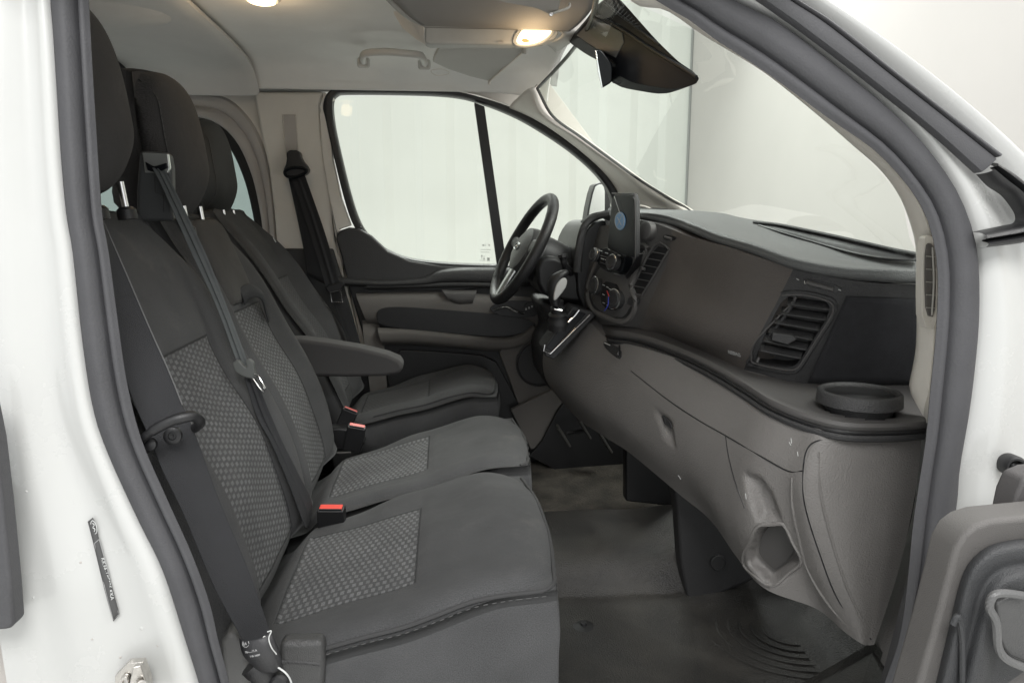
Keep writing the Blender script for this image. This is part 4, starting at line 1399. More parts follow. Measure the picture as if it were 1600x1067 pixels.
tube('emblem', [em + WX * a + U * b for a, b in ((-0.018, -0.004), (-0.008, 0.007), (-0.004, -0.005), (0.004, 0.004), (0.010, -0.004), (0.019, 0.004))], 0.0016, SILV, wh, n=3)


def spoke(t, w0, w1, m):
    c0 = hc + (U * math.cos(t) + WX * math.sin(t)) * 0.07 + WN * 0.012
    c1_ = wc + (U * math.cos(t) + WX * math.sin(t)) * (RW - 0.008)
    d_ = (WX * math.cos(t) - U * math.sin(t))
    rows = []
    for s, ww in ((0, w0), (0.5, (w0 + w1) / 2 * 0.85), (1, w1)):
        c_ = c0.lerp(c1_, s)
        rows.append([c_ - d_ * ww + WN * 0.0, c_ - d_ * ww * 0.6 + WN * 0.012, c_ + d_ * ww * 0.6 + WN * 0.012, c_ + d_ * ww, c_ - WN * 0.014])
    return loft('spoke', rows, m, wh, nu=4, nv=3, closed_v=True)


spoke(math.radians(82), 0.035, 0.02, LEATHER)
spoke(math.radians(-82), 0.035, 0.02, LEATHER)
sp3 = spoke(math.radians(180), 0.030, 0.026, SILV)
lathe('column', wc - WN * 0.03, -WN, [(0.07, 0.0), (0.085, 0.04), (0.088, 0.12), (0.10, 0.2), (0.11, 0.3), (0, 0.3)], BLACK, wh, scale=(1.0, 1.0))
colp = [P(845, 400, 2.42), P(880, 420, 2.42), P(905, 440, 2.42)]
pprism('column_shroud', [(838, 405), (862, 398), (885, 408), (915, 440), (920, 470), (905, 474), (870, 470), (840, 455)], 2.44, 0.34, BLACK, wh, r=1, bevel=0.02, seg=4)
tube('stalk', L3([(898, 430, 2.5), (888, 425, 2.4), (884, 412, 2.36)]), [0.008, 0.009, 0.010], BLACK, wh)
tube('stalk', L3([(884, 424, 2.34), (881, 408, 2.32), (879, 397, 2.32)]), [0.010, 0.011, 0.015], BLACK, wh)
sp_ = P(875, 395, 2.32)
pprism('knee_panel', [(842, 470), (905, 476), (928, 495), (905, 600), (875, 620), (850, 600), (845, 545), (862, 520)], 2.6, 0.35, DKPL, dash, bevel=0.03, seg=4)

# bracket between dash and tunnel
br_ = thing('tunnel_bracket', 'dark triangular plastic bracket standing between the floor hump and the lower dash', 'bracket', tuple(P(1100, 940, 1.93)))
pprism('side_face', [(1050, 740), (1170, 838), (1180, 905), (1092, 943), (1075, 938), (1064, 880), (1058, 800)], 1.93, 0.06, DKPL, br_, bevel=0.012, seg=4)
pprism('inner_face', [(978, 680), (1050, 740), (1060, 792), (978, 783)], 2.36, 0.05, BLACK, br_, bevel=0.008)
lathe('cap', P(1122, 878, 1.925), (0, -1, 0), [(0.024, -0.005), (0.024, 0.003), (0.021, 0.005), (0.020, 0.003), (0, 0.004)], DKPL, br_)
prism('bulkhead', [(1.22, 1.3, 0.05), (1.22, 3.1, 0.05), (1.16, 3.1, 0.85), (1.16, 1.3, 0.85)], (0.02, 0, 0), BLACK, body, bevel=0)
pprism('footwell_shade_sheet', [(872, 640), (900, 605), (1010, 600), (1010, 770), (900, 750), (826, 712), (846, 690)], 2.88, 0.04, BLACK, body, bevel=0.003)  # black sheet painting the shade deep in the footwell
# pedals
pd = thing('pedal_box', 'dusty foot pedals in the dark footwell below the steering column', 'pedals', tuple(P(900, 690, 2.8)))
for x, y, w_ in ((912, 668, 34), (880, 680, 26), (945, 690, 20)):
    c_ = P(x, y, 2.75)
    box('pedal', c_, (0, 1, 0), (-0.6, 0, 1), (1, 0, 0.6), (0.07, 0.09, 0.012), mat('pedal_rubber', (0.05, 0.048, 0.045), 0.8, 0.5, 200), pd, bevel=0.005)
    tube('pedal_arm', [c_ + V((0.015, 0, 0.01)), c_ + V((0.09, 0, 0.02))], 0.007, BLACK, pd, n=1)
# kick panel between door and seat on far side
pprism('kick_panel', [(798, 640), (880, 600), (905, 625), (872, 662), (846, 697), (830, 702), (812, 668)], 2.90, 0.03, DOORTP, body, bevel=0.004)
# end cap panel behind dash, foot of the near pillar
rows = []
for a_, b_ in (((1441, 640), (1452, 640)), ((1437, 780), (1446, 760)), ((1408, 890), (1428, 880)), ((1375, 975), (1418, 950)), ((1356, 1012), (1404, 1018)), ((1340, 1080), (1385, 1080))):
    rows.append([P(a_[0] - 4, a_[1], 1.45), P((a_[0] + b_[0]) / 2, (a_[1] + b_[1]) / 2, 1.38), P(b_[0] + 2, b_[1], 1.32), P(b_[0] + 14, b_[1], 1.08)])
loft('kick_trim', rows, TAUPE, body, nu=4, nv=4, solid=0.004)
tag(prism('footwell_side', [PZ(1365, 1000, 0.1), PZ(1420, 1067, 0.05), P(1300, 1200, 1.1), PZ(1250, 1067, -0.09)], (0, 0, -0.02), FLOORM, body, bevel=0.002))

# ================================================================== SEATS
FABN = (0.064, 0.0645, 0.066)


def sstep(a, b, x):
    return ss(x, a, b)


def cush_fn(ha, tilt=0.25, zf=0.06, bol=0.018, ins=(-0.21, 0.05), sidev=0.62):
    def fn(a, b):
        u = a * ha
        z = 0
        z = tilt * (u - ins[1]) + zf * ss(u, ins[1] - 0.06, ha * 0.9) * 0.3
        z -= 0.03 * ss(u, ha * 0.6, ha * 1.1)
        side = ss(abs(b), sidev - 0.1, sidev + 0.2)
        z += bol * side * (1 - 0.6 * ss(u, 0.0, ha)) * (1 if b < 0 else 1 - 0.75 * ss(-u, -0.02, 0.12))
        # rear bolster rolls down into the gap
        z -= 0.03 * ss(-u, -ins[0] + 0.01, -ins[0] + 0.07)
        # crown and sewn dimples
        z += 0.008 * (1 - b * b)
        if ins[0] < u < ins[1]:
            z -= 0.006 * ss(0.66 - abs(b), 0, 0.08)
        z -= 0.004 * math.exp(-((u - ins[1]) / 0.006) ** 2) * (1 - side)
        z += 0.0015 * math.sin(u * 31 + b * 3) + 0.0012 * math.sin(b * 9 + u * 14)
        return z
    return fn


def back_fn(ha, hb, ins, bol=0.035):
    def fn(a, b):
        u = a * ha
        z = 0.02 * math.exp(-((u + 0.16) / 0.14) ** 2)
        side = ss(abs(b), 0.56, 0.86)
        z += bol * side * (1 - 0.75 * ss(u, 0.05, ha))
        z -= 0.02 * ss(u, ha * 0.55, ha)
        if u < ins:
            z -= 0.005 * ss(0.62 - abs(b), 0, 0.06)
        z -= 0.003 * math.exp(-((u - ins) / 0.006) ** 2) * (1 - side)
        z += 0.0015 * math.sin(u * 27 + b * 4) + 0.001 * math.sin(b * 11)
        return z
    return fn


bench = thing('double_seat', 'near double passenger seat in dark cloth with lighter woven centre panels', 'double seat', (-0.1, 1.7, 0.0))
UP = V((0, 0, 1))
XA, YA = V((1, 0, 0)), V((0, 1, 0))


def piping(surf, path, name, parent, r=0.0038, m=PIPE, off=0.001, stitch=True, soff=V((0, 0, 0))):
    pts = [surf(a, b, off) for a, b in path]
    o = tube(name, pts, r, m, parent, n=3)
    return pts


def stitches(pts, parent, dv, m=STITCH, step=0.011, ln=0.0062, r=0.0005):
    q = cr(pts, 8)
    d = 0
    vs, fs = [], []
    acc = 0
    on_ = True
    seg = []
    out = []
    for a, b in zip(q, q[1:]):
        L = (b - a).length
        acc += L
        if on_:
            seg.append(a + dv)
        if on_ and acc > ln:
            seg.append(b + dv)
            out.append(seg)
            seg = []
            on_ = False
        elif not on_ and acc > step:
            acc = 0
            on_ = True
    for s in out:
        if len(s) < 2:
            continue
        a, b = s[0], s[-1]
        t = (b - a).normalized()
        n1 = t.cross(UP).normalized() * r
        n2 = UP * r
        k = len(vs)
        vs += [a + n1 + n2, a - n1 + n2, a - n1 - n2, a + n1 - n2, b + n1 + n2, b - n1 + n2, b - n1 - n2, b + n1 - n2]
        fs += [(k, k + 1, k + 5, k + 4), (k + 1, k + 2, k + 6, k + 5), (k + 2, k + 3, k + 7, k + 6), (k + 3, k, k + 4, k + 7)]
    if vs:
        mk('stitching', vs, fs, m, parent, smooth=False)


# near cushion
FN1 = seat_fabric('seat_cloth_near', FABN, (-0.215, 0.045, -0.178, 0.178), 2.3)
cu1, s1 = pad('seat_cushion', (-0.11, 1.452, 0.354), XA, YA, UP, 0.318, 0.308, 0.30, FN1, bench, fn=cush_fn(0.318, sidev=0.72), k=0.13, edge=0.034, wrinkle=0.006, na=72)
path = [(t, -0.99) for t in (-0.5, -0.3, -0.1, 0.1, 0.3, 0.5, 0.7, 0.85)] + [(0.93, -0.985), (0.985, -0.93), (0.99, -0.8), (0.99, -0.4), (0.99, 0.0), (0.99, 0.4), (0.99, 0.8), (0.98, 0.93)]
pp = piping(s1, path, 'piping', bench)
stitches(pp, bench, V((0.004, -0.0045, -0.008)))
# mid cushion
FN2 = seat_fabric('seat_cloth_mid', FABN, (-0.215, 0.045, -0.125, 0.165), 2.2)
cu2, s2 = pad('seat_cushion', (-0.10, 2.0, 0.362), XA, YA, UP, 0.325, 0.238, 0.17, FN2, bench, fn=cush_fn(0.325, sidev=0.74), k=0.10, edge=0.03)
path2 = [(0.93, -0.985), (0.985, -0.93), (0.99, -0.7), (0.99, 0), (0.99, 0.7), (0.985, 0.93)]
pp = piping(s2, path2, 'piping', bench)
stitches(pp, bench, V((0.006, 0, -0.005)))

LEAN = V((-0.27, 0, 0.70)).normalized()
BN = V((0.70, 0, 0.27)).normalized()
MY = V((0, -1, 0))
FB1 = seat_fabric('back_cloth_near', FABN, (-0.38, 0.10, -0.16, 0.15), 2.2)
bk1, sb1 = pad('backrest', (-0.485, 1.465, 0.682), LEAN, MY, BN, 0.41, 0.285, 0.10, FB1, bench, fn=back_fn(0.41, 0.285, 0.10), wid=lambda a: 1 - 0.12 * ss(a, 0.2, 1.0), k=0.07, edge=0.03)
FB2 = seat_fabric('back_cloth_mid', FABN, (-0.38, 0.12, -0.14, 0.13), 2.2)
bk2, sb2 = pad('backrest', (-0.49, 1.99, 0.68), LEAN, MY, BN, 0.41, 0.245, 0.10, FB2, bench, fn=back_fn(0.41, 0.245, 0.12), wid=lambda a: 1 - 0.18 * ss(a, 0.1, 1.0), k=0.09, edge=0.03)
# raised upper table panel of the middle backrest
FP = seat_fabric('panel_cloth', (0.062, 0.060, 0.058), (9, 9.1, 9, 9.1), 1.0)
pad('table_panel', sb2(0.62, 0.0, 0.0), LEAN, MY, BN, 0.12, 0.125, 0.03, FP, bench, k=0.06, edge=0.016, na=24, nb=24, fn=lambda a, b: 0.014)
# pull strap
c_ = sb2(0.34, -0.30, 0.03)
rows = []
for (a, b, off) in ((0.36, 0.10, 0.006), (0.385, -0.04, 0.016), (0.375, -0.20, 0.026), (0.32, -0.36, 0.026), (0.24, -0.46, 0.018), (0.17, -0.50, 0.012)):
    c_ = sb2(a, b, off)
    w_ = LEAN * 0.019 if b > -0.3 else (LEAN * 0.012 + MY * -0.018)
    rows.append([c_ - w_, c_ + BN * 0.004, c_ + w_])
loft('pull_strap', rows, BELT, bench, nu=5, nv=4, solid=0.003)

HF = seat_fabric('headrest_cloth', (0.052, 0.050, 0.050), (9, 9.1, 9, 9.1), 1.0)
HFL = seat_fabric('headrest_side_cloth', (0.030, 0.030, 0.036), (9, 9.1, 9, 9.1), 1.0)
HN = V((1, 0, 0.12)).normalized()
HU = V((-0.12, 0, 1)).normalized()


def headrest(c, ha, hb, th, parent, m=HF, seam=True):
    o, s = pad('headrest', c, HU, MY, HN, ha, hb, th, m, parent, k=0.20, edge=0.055, p=4, roll=0.035, na=40, nb=36, wid=lambda a: 1 - 0.10 * ss(a, 0.0, 1.0) - 0.10 * ss(-a, 0.3, 1.0), fn=lambda a, b: -0.014 * b * b - 0.02 * ss(-a, 0.3, 1.0))
    pts = [s(a, 0.84, 0.001) for a in (-0.9, -0.6, -0.3, 0, 0.3, 0.6, 0.88)]
    tube('seam', pts, 0.0013, PIPE, o, n=3)
    stitches(pts, o, V((0.003, -0.0025, 0)))
    for sg in (-1, 1):
        base = V(c) - HU * ha + MY * sg * 0.06 - HN * (th * 0.45)
        tube('headrest_post', [base + HU * 0.02, base - HU * 0.05], 0.0065, CHROME, o, n=1, seg=10)
        lathe('post_guide', base - HU * 0.04, HU, [(0.018, -0.012), (0.018, 0.006), (0.012, 0.012), (0, 0.012)], BLACK, o, seg=16)
    return o, s


headrest((-0.602, 1.435, 1.258), 0.176, 0.166, 0.085, bench)
headrest((-0.608, 1.915, 1.212), 0.170, 0.166, 0.088, bench)
# belt outlet tower between the two backrests
tw = [P(218, 235, 1.68), P(265, 238, 1.68), P(269, 262, 1.68), P(270, 330, 1.68), P(272, 345, 1.68), P(214, 345, 1.68), P(213, 300, 1.68)]
prism('belt_tower', tw, (-0.01, 0.05, 0), mat('tower_plastic', (0.055, 0.058, 0.06), 0.45, 0.4, 800), bench, bevel=0.008, seg=4)
prism('tower_plate', [P(222, 238, 1.672), P(262, 240, 1.672), P(265, 262, 1.672), P(262, 270, 1.672), P(226, 270, 1.672)], (0, 0.012, 0), mat('bright_plate', (0.6, 0.62, 0.6), 0.22, metal=0.7), bench, bevel=0.002)
prism('tower_mouth', [P(226, 252, 1.668), P(240, 260, 1.668), P(260, 254, 1.668), P(262, 262, 1.668), P(245, 270, 1.668), P(230, 266, 1.668)], (0, 0.01, 0), GLOSSB, bench, bevel=0.002)
tube('tower_seam', L3([(242, 276, 1.676), (243, 300, 1.676), (256, 305, 1.676), (256, 330, 1.676)]), 0.001, BLACK, bench, n=1)
# seat base, pedestal and side bracket
prism('seat_pedestal', [(-0.62, 1.22, -0.09), (0.13, 1.22, -0.09), (0.15, 1.26, -0.09), (0.15, 2.15, -0.09), (-0.62, 2.15, -0.09)], (0, 0, 0.26), BLACK, bench, bevel=0.02)
pprism('side_bracket', [(436, 1003), (505, 1001), (508, 1040), (505, 1085), (440, 1090), (436, 1040)], 1.13, 0.035, mat('bracket_plastic', (0.05, 0.05, 0.05), 0.35, 0.8, 500), bench, bevel=0.012, seg=4)
tube('bracket_edge', LY([(440, 1032), (470, 1033), (500, 1036)], 1.132), 0.004, DKPL, bench)
pprism('recliner_cover', [(342, 1000), (358, 985), (378, 1000), (392, 1040), (388, 1090), (350, 1090), (346, 1040)], 1.10, 0.12, mat('cover_plastic', (0.11, 0.11, 0.108), 0.5, 0.4, 700), bench, bevel=0.018, seg=4)

# ---- driver seat
ds = thing('vehicle_seat', 'single far driver seat in dark cloth with armrest, behind the steering wheel', 'driver seat', (-0.1, 2.7, 0.0))
FN3 = seat_fabric('seat_cloth_driver', FABN, (-0.20, 0.045, -0.13, 0.14), 1.7)
cu3, s3 = pad('seat_cushion', (-0.11, 2.71, 0.388), XA, YA, UP, 0.305, 0.25, 0.13, FN3, ds, fn=cush_fn(0.305, tilt=0.22, zf=0.045), k=0.12, edge=0.03)
pp = piping(s3, [(-0.5, -0.955), (-0.2, -0.957), (0.1, -0.958), (0.4, -0.956), (0.7, -0.95), (0.88, -0.90), (0.955, -0.75), (0.965, 0), (0.955, 0.75)], 'piping', ds)
L3_ = V((-0.36, 0, 0.70)).normalized()
N3_ = V((0.70, 0, 0.36)).normalized()
FB3 = seat_fabric('back_cloth_driver', FABN, (-0.36, 0.12, -0.13, 0.13), 1.7)
bk3, sb3 = pad('backrest', (-0.54, 2.70, 0.708), L3_, MY, N3_, 0.43, 0.255, 0.10, FB3, ds, fn=back_fn(0.41, 0.255, 0.12, 0.05), wid=lambda a: 1 - 0.22 * ss(a, 0.2, 1.0), k=0.10, edge=0.03)
headrest((-0.735, 2.665, 1.205), 0.165, 0.135, 0.08, ds, mat('headrest_vinyl', (0.036, 0.038, 0.038), 0.6, 0.5, 500))
prism('seat_gap_blocker', [(-0.66, 1.1, -0.1), (-0.66, 3.0, -0.1), (-0.66, 3.0, 0.75), (-0.66, 1.1, 0.75)], (-0.02, 0, 0), BLACK, body, bevel=0)  # added sheet, blocks the bright ground behind the seat gap
prism('seat_base', [(-0.35, 2.5, -0.05), (0.12, 2.5, -0.05), (0.12, 2.92, -0.05), (-0.35, 2.92, -0.05)], (0, 0, 0.31), BLACK, ds, bevel=0.02)
ar = [(436, 530), (470, 530), (510, 535), (560, 543), (605, 554), (624, 562), (631, 573), (624, 584), (600, 588), (540, 589), (480, 588), (440, 570)]
prism('armrest', [P(x, y, 2.26) for x, y in ar], (0, 0.09, 0), seat_fabric('armrest_cloth', (0.058, 0.056, 0.056), (9, 9.1, 9, 9.1), 1.0), ds, bevel=0.018, seg=5)
tube('armrest_seam', LY([(480, 536), (520, 541), (570, 552), (610, 563), (622, 572)], 2.262), 0.0015, PIPE, ds)
tube('side_tag', [P(427, 371, 2.5), P(431, 378, 2.5)], 0.004, PALE, ds, n=1, flat=0.4)

# ---- rear row headrest glimpsed behind
rh = thing('rear_headrest', 'dark rear row headrest just visible between the two front headrests', 'headrest', (-1.5, 2.3, 0.9))
pad('cushion', P(200, 122, 2.9), UP, MY, XA, 0.08, 0.13, 0.07, HFL, rh, k=0.25, edge=0.04, p=4, na=20, nb=20)
tube('post', [P(200, 140, 2.9), P(200, 200, 2.9)], 0.007, CHROME, rh, n=1)

# ================================================================== SEAT BELTS
def ribbon(name, L, R, m, parent, thick=0.0014, sag=0.0, n=5, fold=0.0):
    rows = []
    for a, b in zip(L, R):
        p, q = P(*a), P(*b)
        w = q - p
        rows.append([p, p.lerp(q, 0.12) + V((0, 0.0008, 0)), p.lerp(q, 0.35) + V((0, fold, 0)), p.lerp(q, 0.5) + V((0, -fold, 0)), p.lerp(q, 0.65) + V((0, fold, 0)), p.lerp(q, 0.88), q])
    return loft(name, rows, m, parent, nu=n, nv=3, solid=thick, soff=0)


sb = thing('seat_belt', 'wide black belt along the near door pillar with a label sleeve at its foot', 'seat belt', tuple(P(400, 1060, 1.1)), 'front seat belts')
ribbon('webbing', [(146, 322, 1.14), (150, 420, 1.12), (172, 520, 1.10), (195, 590, 1.08), (214, 640, 1.07), (232, 680, 1.065), (254, 735, 1.065), (288, 806, 1.07), (334, 916, 1.07), (374, 990, 1.08), (388, 1020, 1.08)],
       [(161, 345, 1.20), (190, 410, 1.18), (232, 508, 1.16), (262, 575, 1.13), (285, 632, 1.11), (301, 668, 1.10), (318, 713, 1.10), (342, 779, 1.10), (389, 892, 1.10), (422, 986, 1.11), (432, 1010, 1.11)], BELT, sb)
tube('webbing_edge', L3([(161, 345, 1.198), (190, 410, 1.178), (232, 508, 1.158), (262, 575, 1.128), (285, 632, 1.108)]), 0.0011, STITCH, sb)
# belt guide hoop
tube('belt_guide', L3([(216, 694, 1.05), (226, 682, 1.035), (246, 668, 1.03), (268, 657, 1.03), (290, 651, 1.035), (303, 650, 1.045), (312, 658, 1.06), (308, 666, 1.09), (300, 670, 1.12)]), [0.006, 0.0075, 0.008, 0.008, 0.007], BLACK, sb, seg=12)
tube('belt_guide', L3([(216, 694, 1.05), (224, 700, 1.09), (244, 690, 1.12), (270, 680, 1.13), (298, 672, 1.13)]), 0.008, BLACK, sb, seg=12)
lathe('belt_stop', P(270, 680, 1.062), (0.1, -1, 0.1), [(0.0125, -0.004), (0.0125, 0.003), (0.010, 0.005), (0.006, 0.005), (0.005, 0.003), (0.0025, 0.003), (0.002, 0.005), (0, 0.005)], BLACK, sb)
lathe('guide_screw', P(234, 694, 1.045), (0, -1, 0.2), [(0.010, -0.004), (0.009, 0.002), (0.003, 0.004), (0, 0.004)], BLACK, sb)
# label sleeve and anchor
rows = []
for (x0, y0, x1, y1, d) in ((374, 996, 424, 985, 1.035), (376, 1008, 430, 999, 1.03), (380, 1022, 436, 1016, 1.032), (390, 1034, 440, 1030, 1.04), (400, 1042, 441, 1042, 1.05)):
    p, q = P(x0, y0, d + 0.015), P(x1, y1, d + 0.01)
    rows.append([p, p.lerp(q, 0.2) + V((0, -0.010, 0)), p.lerp(q, 0.5) + V((0, -0.014, 0)), p.lerp(q, 0.8) + V((0, -0.012, 0)), q])
lbl = loft('label_sleeve', rows, mat('label_black', (0.03, 0.03, 0.032), 0.45, 0.3, 300), sb, nu=4, nv=4, solid=0.001, soff=0)
tube('sleeve_edge', L3([(418, 986, 1.02), (424, 985, 1.018), (420, 996, 1.018), (424, 1010, 1.02), (432, 1021, 1.03)]), 0.0009, PALE, sb)
INK = mat('label_ink', (0.42, 0.42, 0.42), 0.6)
lp = lambda x, y: hit(lbl, x, y, 0.0015)[0]
tube('label_mark', [lp(385 + 5 * math.cos(t), 1004 + 5.5 * math.sin(t)) for t in [i * math.pi / 5 for i in range(10)]], 0.0004, INK, sb, n=1, closed=True)
tube('label_mark', [lp(410 + 4.5 * math.cos(t), 991.5 + 2.6 * math.sin(t)) for t in [i * math.pi / 5 for i in range(10)]], 0.0007, PALE, sb, n=1, closed=True)
R0 = (lp(400, 1015) - lp(385, 1018))
text('label_lettering', 'E4', lp(382.5, 1007), R0, UP, 0.0045, INK, sb, 0.0002)
text('label_lettering', 'AIRBAG', lp(379, 998), R0, UP, 0.0028, INK, sb, 0.0002)
text('label_lettering', '7046072 A', lp(385, 1019), R0, UP, 0.0036, INK, sb, 0.0002)
text('label_lettering', '7 05 34009', lp(392, 1025), R0, UP, 0.003, INK, sb, 0.0002)
tube('anchor_stem', L3([(395, 1035, 1.07), (410, 1050, 1.07), (425, 1075, 1.08)]), [0.022, 0.02, 0.018], LEATHER, sb, seg=12)
lathe('anchor_bolt', P(436, 1068, 1.06), (0.1, -1, 0.2), [(0.016, -0.01), (0.016, 0.004), (0.012, 0.008), (0, 0.008)], BLACK, sb)
tube('anchor_cord', L3([(432, 1040, 1.05), (446, 1050, 1.045), (454, 1062, 1.05), (458, 1080, 1.06)]), 0.0014, PALE, sb)

sb = thing('seat_belt', 'grey belt running from the tower between the backrests down to the middle buckle', 'seat belt', tuple(P(480, 830, 1.65)), 'front seat belts')
BL = [(238, 262, 1.665), (245, 275, 1.66), (257, 300, 1.655), (300, 397, 1.64), (337, 476, 1.63), (371, 568, 1.62), (376, 580, 1.62)]
BR = [(256, 264, 1.675), (262, 274, 1.67), (275, 300, 1.665), (322, 397, 1.65), (360, 493, 1.64), (386, 562, 1.63), (391, 576, 1.63)]
ribbon('webbing', BL, BR, BELTL, sb, thick=0.002, fold=0.0022)
ribbon('webbing', [(382, 590, 1.62), (401, 650, 1.62), (424, 692, 1.615), (452, 757, 1.61), (470, 805, 1.61), (477, 824, 1.615)],
       [(400, 592, 1.63), (424, 650, 1.635), (442, 692, 1.64), (465, 738, 1.65), (487, 785, 1.67), (482, 824, 1.67)], BELT, sb, thick=0.002, fold=0.0018)


def tongue(parent, c, s, d1, m_body, ydepth, tip):
    """plastic belt tongue with a slotted metal tip"""
    pass


tp = [(363, 566), (372, 561), (380, 572), (386, 574), (383, 563), (388, 560), (396, 566), (397, 580), (400, 586), (396, 592), (380, 588), (367, 580)]
prism('tongue_body', rnd2(LY(tp, 1.605), 1, 0.2), (0, 0.014, 0), mat('tongue_plastic', (0.10, 0.105, 0.10), 0.5, 0.3, 600), sb, bevel=0.003)
mt = [(398, 584), (403, 586), (414, 606), (413, 611), (409, 610), (395, 591)]
pts = LY(mt, 1.602)
tube('tongue_tip', pts, 0.002, CHROME, sb, n=1, closed=True)
sb = thing('seat_belt', 'black belt hanging from the height adjuster on the far door pillar', 'seat belt', tuple(P(545, 540, 2.95)), 'front seat belts')
prism('adjuster_loop', rnd2(LY([(446, 234), (468, 234), (470, 248), (482, 262), (481, 270), (470, 276), (447, 278), (441, 268), (448, 252)], 2.93), 1), (0, 0.05, 0), BLACK, sb, bevel=0.008, seg=3)
tube('adjuster_ring', LY([(445, 268), (456, 262), (472, 262), (479, 268), (466, 275), (450, 276)], 2.925), 0.006, GLOSSB, sb, closed=True)
ribbon('webbing', [(453, 272, 2.94), (480, 352, 2.93), (495, 400, 2.92), (510, 453, 2.9)], [(476, 272, 2.93), (504, 352, 2.92), (519, 400, 2.91), (532, 444, 2.9)], BELT, sb, fold=0.002)
ribbon('webbing', [(450, 276, 2.97), (462, 330, 2.97), (474, 388, 2.97), (480, 430, 2.97)], [(462, 276, 2.97), (490, 345, 2.97), (500, 388, 2.97), (520, 450, 2.97)], BELT, sb)
prism('tongue_body', LY([(508, 448), (536, 438), (538, 444), (532, 454), (514, 458)], 2.89), (0, 0.02, 0), BLACK, sb, bevel=0.004)
tube('tongue_tip', LY([(516, 456), (519, 471), (535, 472), (533, 453)], 2.885), 0.003, CHROME, sb, n=1, closed=True)
ribbon('webbing', [(521, 472, 2.9), (535, 510, 2.88), (548, 550, 2.86)], [(540, 462, 2.9), (552, 500, 2.88), (568, 550, 2.86)], BELT, sb)

# ---- buckles


def buckle(c, up, side, size, label, tilt_n):
    b = thing('belt_buckle', label, 'belt buckle', tuple(c), 'red button belt buckles')
    w_, h_, d_ = size
    up, side = V(up).normalized(), V(side).normalized()
    n = side.cross(up).normalized()
    box('buckle_body', c + up * h_ / 2, side, up, n, (w_, h_, d_), BLACK, b, bevel=0.004)
    box('release_button', c + up * (h_ + 0.0005) - n * 0.001, side, n, up, (w_ * 0.82, d_ * 0.62, 0.006), RED, b, bevel=0.001)
    box('button_slot', c + up * (h_ + 0.0025) + n * d_ * 0.36, side, n, up, (w_ * 0.8, d_ * 0.12, 0.003), BLACK, b, bevel=0.0005)
    return b


buckle(P(520, 832, 1.71), (0.02, -0.25, 1), (1, -0.1, 0.0), (0.066, 0.075, 0.028), 'red buttoned buckle between the near and middle seat cushions, nearest the door', None)
buckle(P(550, 702, 2.27), (0.25, -0.15, 1), (1, 0, -0.22), (0.058, 0.085, 0.030), 'red buttoned buckle on the far side of the middle cushion, lower of the pair', None)
buckle(P(530, 682, 2.36), (0.45, 0.0, 1), (1, 0, -0.45), (0.052, 0.10, 0.030), 'red buttoned buckle leaning against the driver seat, upper of the pair', None)
# dark well and grey trims between middle and driver seat
pprism('belt_well', [(492, 680), (520, 665), (560, 672), (575, 700), (520, 706), (488, 700)], 2.30, 0.06, BLACK, bench, r=1, bevel=0.01)
tube('well_rim', L3([(486, 697, 2.26), (500, 703, 2.25), (525, 707, 2.24), (548, 706, 2.24)]), 0.005, GREYPL, bench, flat=0.6)
tube('well_rim', L3([(500, 652, 2.4), (515, 662, 2.38), (536, 682, 2.36)]), 0.006, GREYPL, ds, flat=0.6)

# ================================================================== OVERHEAD THINGS
WARM = (1.0, 0.72, 0.42)


def dome(name, label, outline, y, nrm, power):
    t = thing(name, label, 'interior lamp', tuple(P(*outline[0], y)), 'lit cab lamps')
    pts = rnd2(LY(outline, y), 2)
    return t, pts


ov = thing('overhead_console', 'pale overhead console with open stowage shelf under the front of the headliner', 'overhead console', tuple(P(750, 60, 2.0)))
# underside/front shelf body
pprism('console_front', [(664, 37), (700, 38), (820, 40), (868, 42), (874, 50), (868, 60), (850, 66), (800, 69), (672, 69), (664, 66)], 1.98, 0.05, CONS, ov, bevel=0.006, seg=4)
prism('console_cheek', [P(614, 17, 2.02), P(632, 16, 1.96), P(662, 35, 1.975), P(664, 66, 1.985), P(650, 58, 2.03), P(628, 40, 2.06)], (0, 0.03, 0.0), TRIM, ov, bevel=0.003)
tube('console_edge', L3([(600, -8, 1.9), (620, 12, 1.9), (640, 28, 1.93), (664, 38, 1.96), (700, 39, 1.96), (820, 41, 1.96), (868, 43, 1.97)]), 0.006, CONS, ov)
rows = []
for a_ in ((600, -20), (660, -24), (740, -26), (820, -24), (880, -20)):
    pass
rows = [[P(598, -30, 1.70), P(680, -34, 1.70), P(770, -36, 1.70), P(860, -30, 1.72), P(930, -24, 1.75)],
        [P(612, -8, 1.80), P(690, -4, 1.80), P(780, 0, 1.80), P(868, 2, 1.82), P(925, 6, 1.85)],
        [P(640, 20, 1.90), P(700, 24, 1.90), P(790, 28, 1.90), P(870, 30, 1.92), P(905, 30, 1.96)],
        [P(664, 37, 1.97), P(710, 38, 1.97), P(800, 40, 1.97), P(860, 42, 1.97), P(888, 44, 2.0)]]
cu_ = loft('console_underside', rows, mat('console_liner', (0.27, 0.26, 0.245), 0.8, 0.4, 600), ov, nu=5, nv=5, solid=0.01)
# right end merging into headliner
rows = [[P(868, 44, 1.98), P(880, 52, 1.99), P(872, 62, 2.0), P(850, 68, 2.02)], [P(890, 40, 2.05), P(905, 50, 2.08), P(890, 66, 2.1), P(860, 74, 2.1)], [P(915, 25, 2.15), P(915, 45, 2.2), P(895, 65, 2.25), P(868, 82, 2.25)]]
loft('console_end', rows, CONS, ov, nu=5, nv=4, solid=0.004)
tube('console_detail', LY([(792, 43.5), (802, 44)], 1.976), 0.002, TRIMG, ov, n=1)
tube('console_detail', LY([(778, 66), (788, 66)], 1.976), 0.002, TRIMG, ov, n=1)
